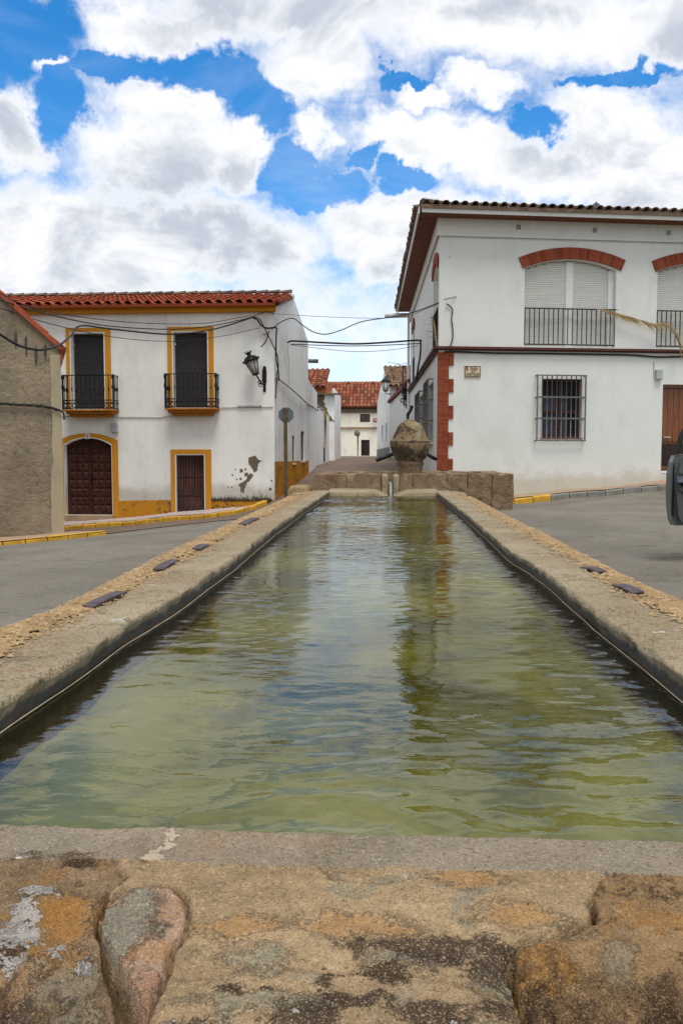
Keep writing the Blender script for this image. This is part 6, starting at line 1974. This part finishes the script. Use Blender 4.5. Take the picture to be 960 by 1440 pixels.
cu_ = (pp0 + pp1) / 2
text(FR, 'PLAZA', cu_ + PW * .08, pz0_ + PH * .72, .105, PW * .44, M['print'], plq, -.0325)
text(FR, 'DE LA', cu_ + PW * .03, pz0_ + PH * .47, .05, PW * .24, M['print'], plq, -.0325)
text(FR, 'CONSTITUCIÓN', cu_, pz0_ + PH * .23, .085, PW * .84, M['print'], plq, -.0325)
cr_u, cr_z = pp0 + PW * .14, pz0_ + PH * .70
MB().prism([(cr_u - .022, cr_z + .035), (cr_u + .022, cr_z + .035), (cr_u + .022, cr_z - .02), (cr_u, cr_z - .045), (cr_u - .022, cr_z - .02)], -.0335, -.0305, FR.M).build('crest', M['print_red'], plq)
MB().prism([(cr_u - .02, cr_z + .042), (cr_u + .02, cr_z + .042), (cr_u + .026, cr_z + .07), (cr_u + .012, cr_z + .055), (cr_u, cr_z + .075), (cr_u - .012, cr_z + .055), (cr_u - .026, cr_z + .07)], -.0335, -.0305, FR.M).build('crest_crown', M['print'], plq)
mb = MB()
for (a, b, c1, d1_) in ((-.028, .028, -.040, -.028), (-.022, .022, .018, .028), (-.006, .006, -.0275, .0175), (-.012, .012, .0285, .042)): mb.box(un + a, un + b, -.0475, -.0455, zn + c1, zn + d1_, FL.M)
mb.build('tile_emblem', M['print'], nt)


# palm branch tied along the upper railings
def palm(name, F, pts, w_, lab, ll, nl, seed=0):
    th_ = thing(name, F.pt(*[(lambda q: (q[0], w_, q[1]))(F.px(*pts[0], w_))][0]), lab, 'palm branch')
    sp_ = smoothpath([F.pt(F.px(a, b, w_)[0], w_ - .02 * i, F.px(a, b, w_)[1]) for i, (a, b) in enumerate(pts)], 8)
    MB().tube(sp_, [.016 * (1 - .8 * i / len(sp_)) for i in range(len(sp_))], 6).build('rib', M['frond'], th_)
    mb = MB(); rr = random.Random(seed); n_ = len(sp_)
    for k in range(nl):
        i = rr.uniform(n_ * .05, n_ - 1.01); a = sp_[int(i)].lerp(sp_[int(i) + 1], i % 1); t_ = (sp_[int(i) + 1] - sp_[int(i)]).normalized()
        L_ = ll * rr.uniform(.5, 1) * (1 - .5 * abs(i / n_ - .45)); sd = rr.choice((-1, 1))
        d = (t_ * rr.uniform(.8, 1.3) + Vector((0, 0, -1)) * rr.uniform(.15, .75) + F.w * rr.uniform(-.3, .05) + Vector((0, 0, .25)) * (sd > 0)).normalized()
        nr_ = d.cross(F.w).normalized() * rr.uniform(.004, .009)
        m_ = a + d * L_ * .5 + Vector((0, 0, -.01)); e_ = a + d * L_ + Vector((0, 0, -.10 * L_ - .02))
        mb.add([a - nr_, a + nr_, m_ + nr_ * .9, m_ - nr_ * .9, e_], [(0, 1, 2, 3), (3, 2, 4)])
    mb.build('leaflets', M['frond'], th_, kind='stuff')


palm('palm_branch', FR, [(838, 435), (855, 437.5), (872, 443), (895, 450), (915, 456), (930, 456), (942, 464), (949, 477), (951, 491)], -.10, 'dry palm branch laid across the railings of the two arched windows', .42, 300, 2)
palm('palm_branch', FRS, [(613.5, 486), (613.3, 472), (613.0, 458), (612.5, 448), (614.5, 443)], -.08, 'dry palm branch standing behind the side wall railing near the corner', .35, 90, 5)


# ================================================================== CABLES
def cable(name, pts, r, lab, m=None, seg=6, n=8):
    """pts: px, py, distance"""
    o = MB().tube(smoothpath([at_y(a, b, d) for a, b, d in pts], n), r, seg).build(name, m or M['cable'])
    tag(o, lab, 'cable'); return o


cable('overhead_cable', [(-25, 452, 12.0), (0, 470, 12.4), (30, 487, 12.8), (60, 492, 13.2), (84, 485, 13.8), (100, 472, 15), (115, 458, 16), (160, 463, 18), (240, 470, 20.5), (300, 463, 21.3), (355, 446.5, 21.75)], .020, 'thick black cable sagging past the brown house to the balcony house corner')
cable('overhead_cable', [(-20, 415, 12.5), (60, 440, 15), (150, 458, 18), (240, 463, 20.5), (300, 458, 21.3), (355, 446, 21.7)], .013, 'upper black cable running just under the orange eaves')
cable('overhead_cable', [(-20, 403, 12.5), (60, 436, 15), (180, 453, 18.5), (280, 455, 21), (340, 446, 21.7), (356, 444, 21.7)], .009, 'thin grey cable nearest the ochre eaves moulding')
cable('overhead_cable', [(-20, 426, 12.5), (70, 455, 15.5), (160, 474, 18.5), (240, 480, 20.5), (310, 473, 21.4), (366, 461, 21.75)], .008, 'lowest thin cable crossing both balcony doors')
cable('overhead_cable', [(384, 441, 21.9), (470, 446, 22), (560, 446, 21), (617, 427, 20)], .006, 'hair-thin wire high across the street')
cable('overhead_cable', [(382, 463, 21.8), (395, 453, 21.8), (411, 447.5, 21.6), (425, 457, 21.3), (440, 466.5, 21), (458, 470, 20.8), (480, 464, 20.5), (510, 452, 20.3), (556, 445, 20.1), (590, 436, 19.9), (617, 425.5, 19.7)], .013, 'black cable looping from the left gable to the right house')
xg = lambda px, py, Y: (px, py, Y)
Ya, Yb = 23.8, 24.2
cable('overhead_cable', [(404, 482, Ya), (412, 479.5, Ya), (450, 481.5, Ya), (500, 483.5, Ya), (550, 481, Yb), (588, 478.5, Yb), (591, 482, Yb), (590.5, 500, Yb), (587, 520, 24.6), (585.5, 536, 24.9)], .028, 'thickest black cable crossing the street and dropping down the side wall')
cable('overhead_cable', [(409, 484, Ya), (450, 485.5, Ya), (500, 486.5, Ya), (550, 485, Yb), (590, 483, Yb)], .014, 'second black cable crossing the street just under the thickest')
cable('overhead_cable', [(409, 485, Ya), (450, 490, Ya), (500, 494.5, Ya), (550, 492, Yb), (588, 486, Yb)], .008, 'thin sagging wire lowest over the street')
# looms on the corner of the yellow-trimmed house
o_ = [cable('wall_cable', [(355, 446.5, 21.75), (362, 450, 21.8), (368, 458, 21.85), (376, 461.5, 21.85), (388, 461, 21.85), (388.5, 470, 21.85), (388, 500, 21.9), (391, 520, 22.2), (392, 535, 22.3)], .022, 'heavy black cable bent round the corner above the lantern'),
      cable('wall_cable', [(357, 445.5, 21.7), (366, 450, 21.8), (376, 470, 21.85), (384, 486, 21.85), (390, 500, 22.0), (391.5, 515, 22.2), (389, 528, 22.1), (388, 560, 22.0)], .013, 'slack grey-black cable hanging down the house corner'),
      cable('wall_cable', [(356, 445, 21.7), (366, 441, 21.8), (375, 438.5, 21.8), (386, 441.5, 21.85)], .012, 'short cable rising to the roof corner'),
      cable('wall_cable', [(378, 466, 21.8), (376, 474, 21.8), (373, 481, 21.75), (370, 485, 21.75), (367, 488, 21.7)], .016, 'cut cable tail dangling above the lantern')]
cable('wall_cable', [(389, 531, 22.2), (400, 539, 23.2), (412, 549, 24.6), (424, 560, 26.3), (433, 568, 28), (440, 572, 31), (446, 577, 34)], .026, 'whitewashed cable bundle sloping down the gable wall', M['cable_w'])
cable('wall_cable', [(389, 560, 22.1), (390, 540, 22.2), (388.5, 530, 22.1)], .03, 'knotted whitewashed cables at the corner edge', M['cable_w'])
cable('wall_cable', [(405.5, 482, 23.7), (405, 495, 23.7), (406, 510, 23.75), (406, 545, 23.8)], .012, 'thin whitewashed wire dropping down the middle of the gable', M['cable_w'])
# bundle along the brown rendered house
mb = MB()
for k in range(3):
    pts = [FG.pt(FG.px(a, b, -.05)[0], -.05 - .012 * math.cos(i * 1.9 + k * 2.1), FG.px(a, b, -.05)[1] + .012 * math.sin(i * 1.9 + k * 2.1)) for i, (a, b) in enumerate([(-14, 566), (0, 567.5), (10, 568), (22, 569), (34, 569.5), (46, 570), (58, 571), (70, 573), (78, 575)])]
    pts += [FG.pt(GL + .03, -.06, FG.px(87, 580)[1]), FG.pt(GL + .05, -.03, FG.px(87, 590)[1])]
    mb.tube(smoothpath(pts, 4), .014, 6)
tag(mb.build('wall_cable', M['cable']), 'twisted black cables fixed across the brown rendered wall', 'cable')
# along the string course of the right house and up the corner
pts = [(619, 489), (617.5, 497), (620, 499), (626, 496), (632, 494.5), (700, 496.5), (760, 497), (820, 498), (880, 499), (905, 500.5), (925, 502), (960, 501.5), (1010, 502.5)]
tag(MB().tube(smoothpath([FR.pt(Q(a, b, -.04)[0], -.04, Q(a, b, -.04)[1]) for a, b in pts[3:]], 5), .022, 6).build('wall_cable', M['cable']), 'black cable slung along under the dark red moulding', 'cable')
pts = [(617, 426), (627, 427), (633, 431), (636, 437), (634.5, 448), (636, 460), (636.5, 472), (635, 480), (632.5, 487)]
o = MB().tube(smoothpath([FR.pt(Q(a, b, -.04)[0], -.04, Q(a, b, -.04)[1]) for a, b in pts[1:]], 5), .014, 6).build('wall_cable', M['cable']); tag(o, 'black cable dropping beside the upper corner of the tall house', 'cable')
br = FR.pt(Q(632, 425)[0], 0, Q(632, 425)[1])
o = MB().tube([FR.pt(Q(622, 423)[0], -.15, Q(622, 423)[1]), FR.pt(Q(641, 417.5)[0], -.02, Q(641, 417.5)[1])], .012, 6).build('cable_bracket', M['iron_w']); tag(o, 'thin iron cable bracket near the upper corner of the tall house', 'bracket')

# ================================================================== PARKED CAR, DOOR OPEN
cx0, cyh = 3.62, 8.05; zg_ = g(4.2, 7.5)
car = thing('parked_car', (4.5, 7.0, zg_), 'dark grey parked car at the right edge with its door standing open', 'car')
# body side profile (y,z) swept in x with tumblehome
prof = [(4.3, .35), (4.25, .75), (4.35, .98), (4.75, 1.05), (5.3, 1.42), (6.5, 1.50), (7.6, 1.42), (8.35, 1.02), (9.1, .92), (9.35, .75), (9.38, .4), (9.0, .28), (4.6, .28)]
xs_ = [cx0 + .04, cx0, cx0, cx0 + .05, cx0 + .2]
mb = MB(); n_ = len(prof); V = []
for xx, sh_ in ((cx0 + .12, .94), (cx0 + .02, 1.0), (cx0 + 1.72, 1.0), (cx0 + 1.62, .94)):
    for (y, z) in prof:
        inn_ = (max(0, z - .98)) * .35 * (1 if xx < cx0 + .9 else -1)
        V.append((xx + inn_, 6.8 + (y - 6.8) * sh_, zg_ + .28 + (z - .28) * (.97 if sh_ < 1 else 1)))
fs = [(k * n_ + i, k * n_ + (i + 1) % n_, (k + 1) * n_ + (i + 1) % n_, (k + 1) * n_ + i) for k in range(3) for i in range(n_)] + [tuple(range(n_))[::-1], tuple(3 * n_ + i for i in range(n_))]
mb.add(V, fs, False); mb.build('body', M['paint_car'], car, bevel=.03)
for s_x, nm_ in ((cx0 + .02, 1), (cx0 + 1.72, -1)):
    for (ya, yb, yc_, yd) in ((5.0, 6.45, 6.45, 5.42), (6.52, 8.1, 7.55, 6.52)):
        q = [(ya, 1.03), (yb, 1.03), (yc_, 1.39), (yd, 1.39)]
        vs = [(s_x + (max(0, z - .98)) * .35 * nm_ - .006 * nm_ - .0 , y, zg_ + z) for y, z in q]
        MB().add(vs + [(a + .01 * nm_, b, c_) for a, b, c_ in vs], [(0, 1, 2, 3), (7, 6, 5, 4), (0, 4, 5, 1), (1, 5, 6, 2), (2, 6, 7, 3), (3, 7, 4, 0)]).build('side_window', M['glass'], car)
for hx_ in (cx0 + .35, cx0 + 1.4):
    MB().lathe([(.10, -.02), (.12, 0), (.10, .02), (.02, .03)], (0, 0, 0), 16, Matrix.Translation((hx_, 9.36, zg_ + .68)) @ Matrix.Rotation(R(-90), 4, 'X')).build('headlight', M['lamp_glass'], car)
    MB().box(hx_ - .12, hx_ + .12, 4.22, 4.27, zg_ + .72, zg_ + .86).build('tail_light', M['red_sign'], car)
for (wx_, wy_) in ((cx0 + .14, 5.2), (cx0 + .14, 8.6), (cx0 + 1.6, 5.2), (cx0 + 1.6, 8.6)):
    mt = Matrix.Translation((wx_, wy_, g(wx_, wy_) + .31)) @ Matrix.Rotation(R(90), 4, 'Y')
    wh = MB().lathe([(.19, -.10), (.29, -.10), (.31, -.07), (.31, .07), (.29, .10), (.19, .10)], (0, 0, 0), 28, mt).build('wheel', M['rubber'], car)
    MB().lathe([(.03, -.105), (.17, -.095), (.19, -.08), (.19, .08), (.17, .095), (.03, .105)], (0, 0, 0), 24, mt).build('rim', M['chrome'], wh)
# the open door: outline in px at its own distance, from the latch edge to the hinge
YD = 7.5
D0 = lambda px, py: at_y(px, py, YD)
outl = [(948, 738.5), (944, 730), (941.5, 712), (940.6, 690), (941.5, 668), (944.5, 650), (949, 641), (955, 639.5)]
p_ = [D0(*q) for q in outl]; zb_d, zt_d = p_[0].z, p_[-1].z
hx = cx0 + .02
MD = Matrix.Identity(4)
poly_ = [(q.x, q.z) for q in p_] + [(hx, zt_d + .03), (hx, zb_d - .03)]
dth = .06


def door_prism(poly2, y0, y1, name, m, bev=.012, label=None):
    # the door swings slightly towards the camera at its free edge
    mb = MB(); mb.prism(poly2, y0, y1)
    mb.v = [(x, y + YD + (x - p_[3].x) * .42, z) for (x, y, z) in mb.v]
    return mb.build(name, m, car_door, bevel=bev)


car_door = link('open_door', MB().mesh('open_door', M['paint_car']), car); bpy.data.objects.remove(car_door)
mbd = MB(); mbd.prism(poly_, 0, .09); mbd.v = [(x, y + YD + (x - p_[3].x) * .42, z) for (x, y, z) in mbd.v]
car_door = mbd.build('open_door', M['paint_car'], car, bevel=.018)
ins = [(x + .055 + (.01 if z > .8 else 0), zb_d + .03 + (z - zb_d) * .93) for (x, z) in poly_[:-2]] + [(hx - .02, zt_d - .01), (hx - .02, zb_d + .01)]
door_prism(ins, -.05, -.002, 'door_trim', M['trim_car'], .02)
z1d = at_y(950, 672, YD).z
door_prism([(p_[3].x + .052, z1d - .035), (p_[3].x + .058, z1d + .01), (p_[3].x + .5, z1d + .045), (p_[3].x + .5, z1d - .02)], -.10, -.052, 'armrest', simple('satin_grey_armrest', (.16, .19, .22), .25, var=.05), .01)
for (a, b, c1, d1_) in ((.066, .3, .035, .050), (.07, .3, -.100, -.086)):
    door_prism([(p_[3].x + a, z1d + c1), (p_[3].x + b, z1d + c1 - (.03 if c1 > 0 else .12)), (p_[3].x + b, z1d + d1_ - (.03 if c1 > 0 else .12)), (p_[3].x + a, z1d + d1_)], -.065, -.052, 'chrome_strip', M['chrome'], 0)
door_prism([(p_[3].x + .09, z1d - .075), (p_[3].x + .16, z1d - .075), (p_[3].x + .16, z1d - .05), (p_[3].x + .09, z1d - .05)], -.058, -.052, 'latch_recess', M['rubber'], 0)
door_prism([(p_[2].x + .014, zb_d + .10), (p_[2].x + .04, zb_d + .06), (p_[2].x + .035, zt_d - .07), (p_[2].x + .02, zt_d - .1)], -.006, -.002, 'edge_seal', M['rubber'], .001)
# window frame rising to the upper right
fr0, fr1 = D0(953, 641), D0(975, 590)
mb = MB(); pts = smoothpath([fr0, D0(958, 625), D0(966, 606), D0(985, 585), D0(1030, 572), D0(1078, 590), D0(1096, 640)], 5)
pts = [Vector((q.x, YD + .04 + (q.x - p_[3].x) * .42, q.z)) for q in pts]
mb.tube(pts, .022, 8); mb.build('window_frame', M['rubber'], car_door)

for o in scene.objects:
    if o.parent is None and o.get('category') == 'cable': o['group'] = 'cables strung between the houses'
    if o.parent is None and o.get('category') == 'house': o['group'] = 'houses round the square'
    if o.parent is None and o.get('category') == 'wall': o['group'] = 'white walls along the street'
    if o.parent is None and o.get('category') == 'palm branch': o['group'] = 'dry palm branches on the tall house'
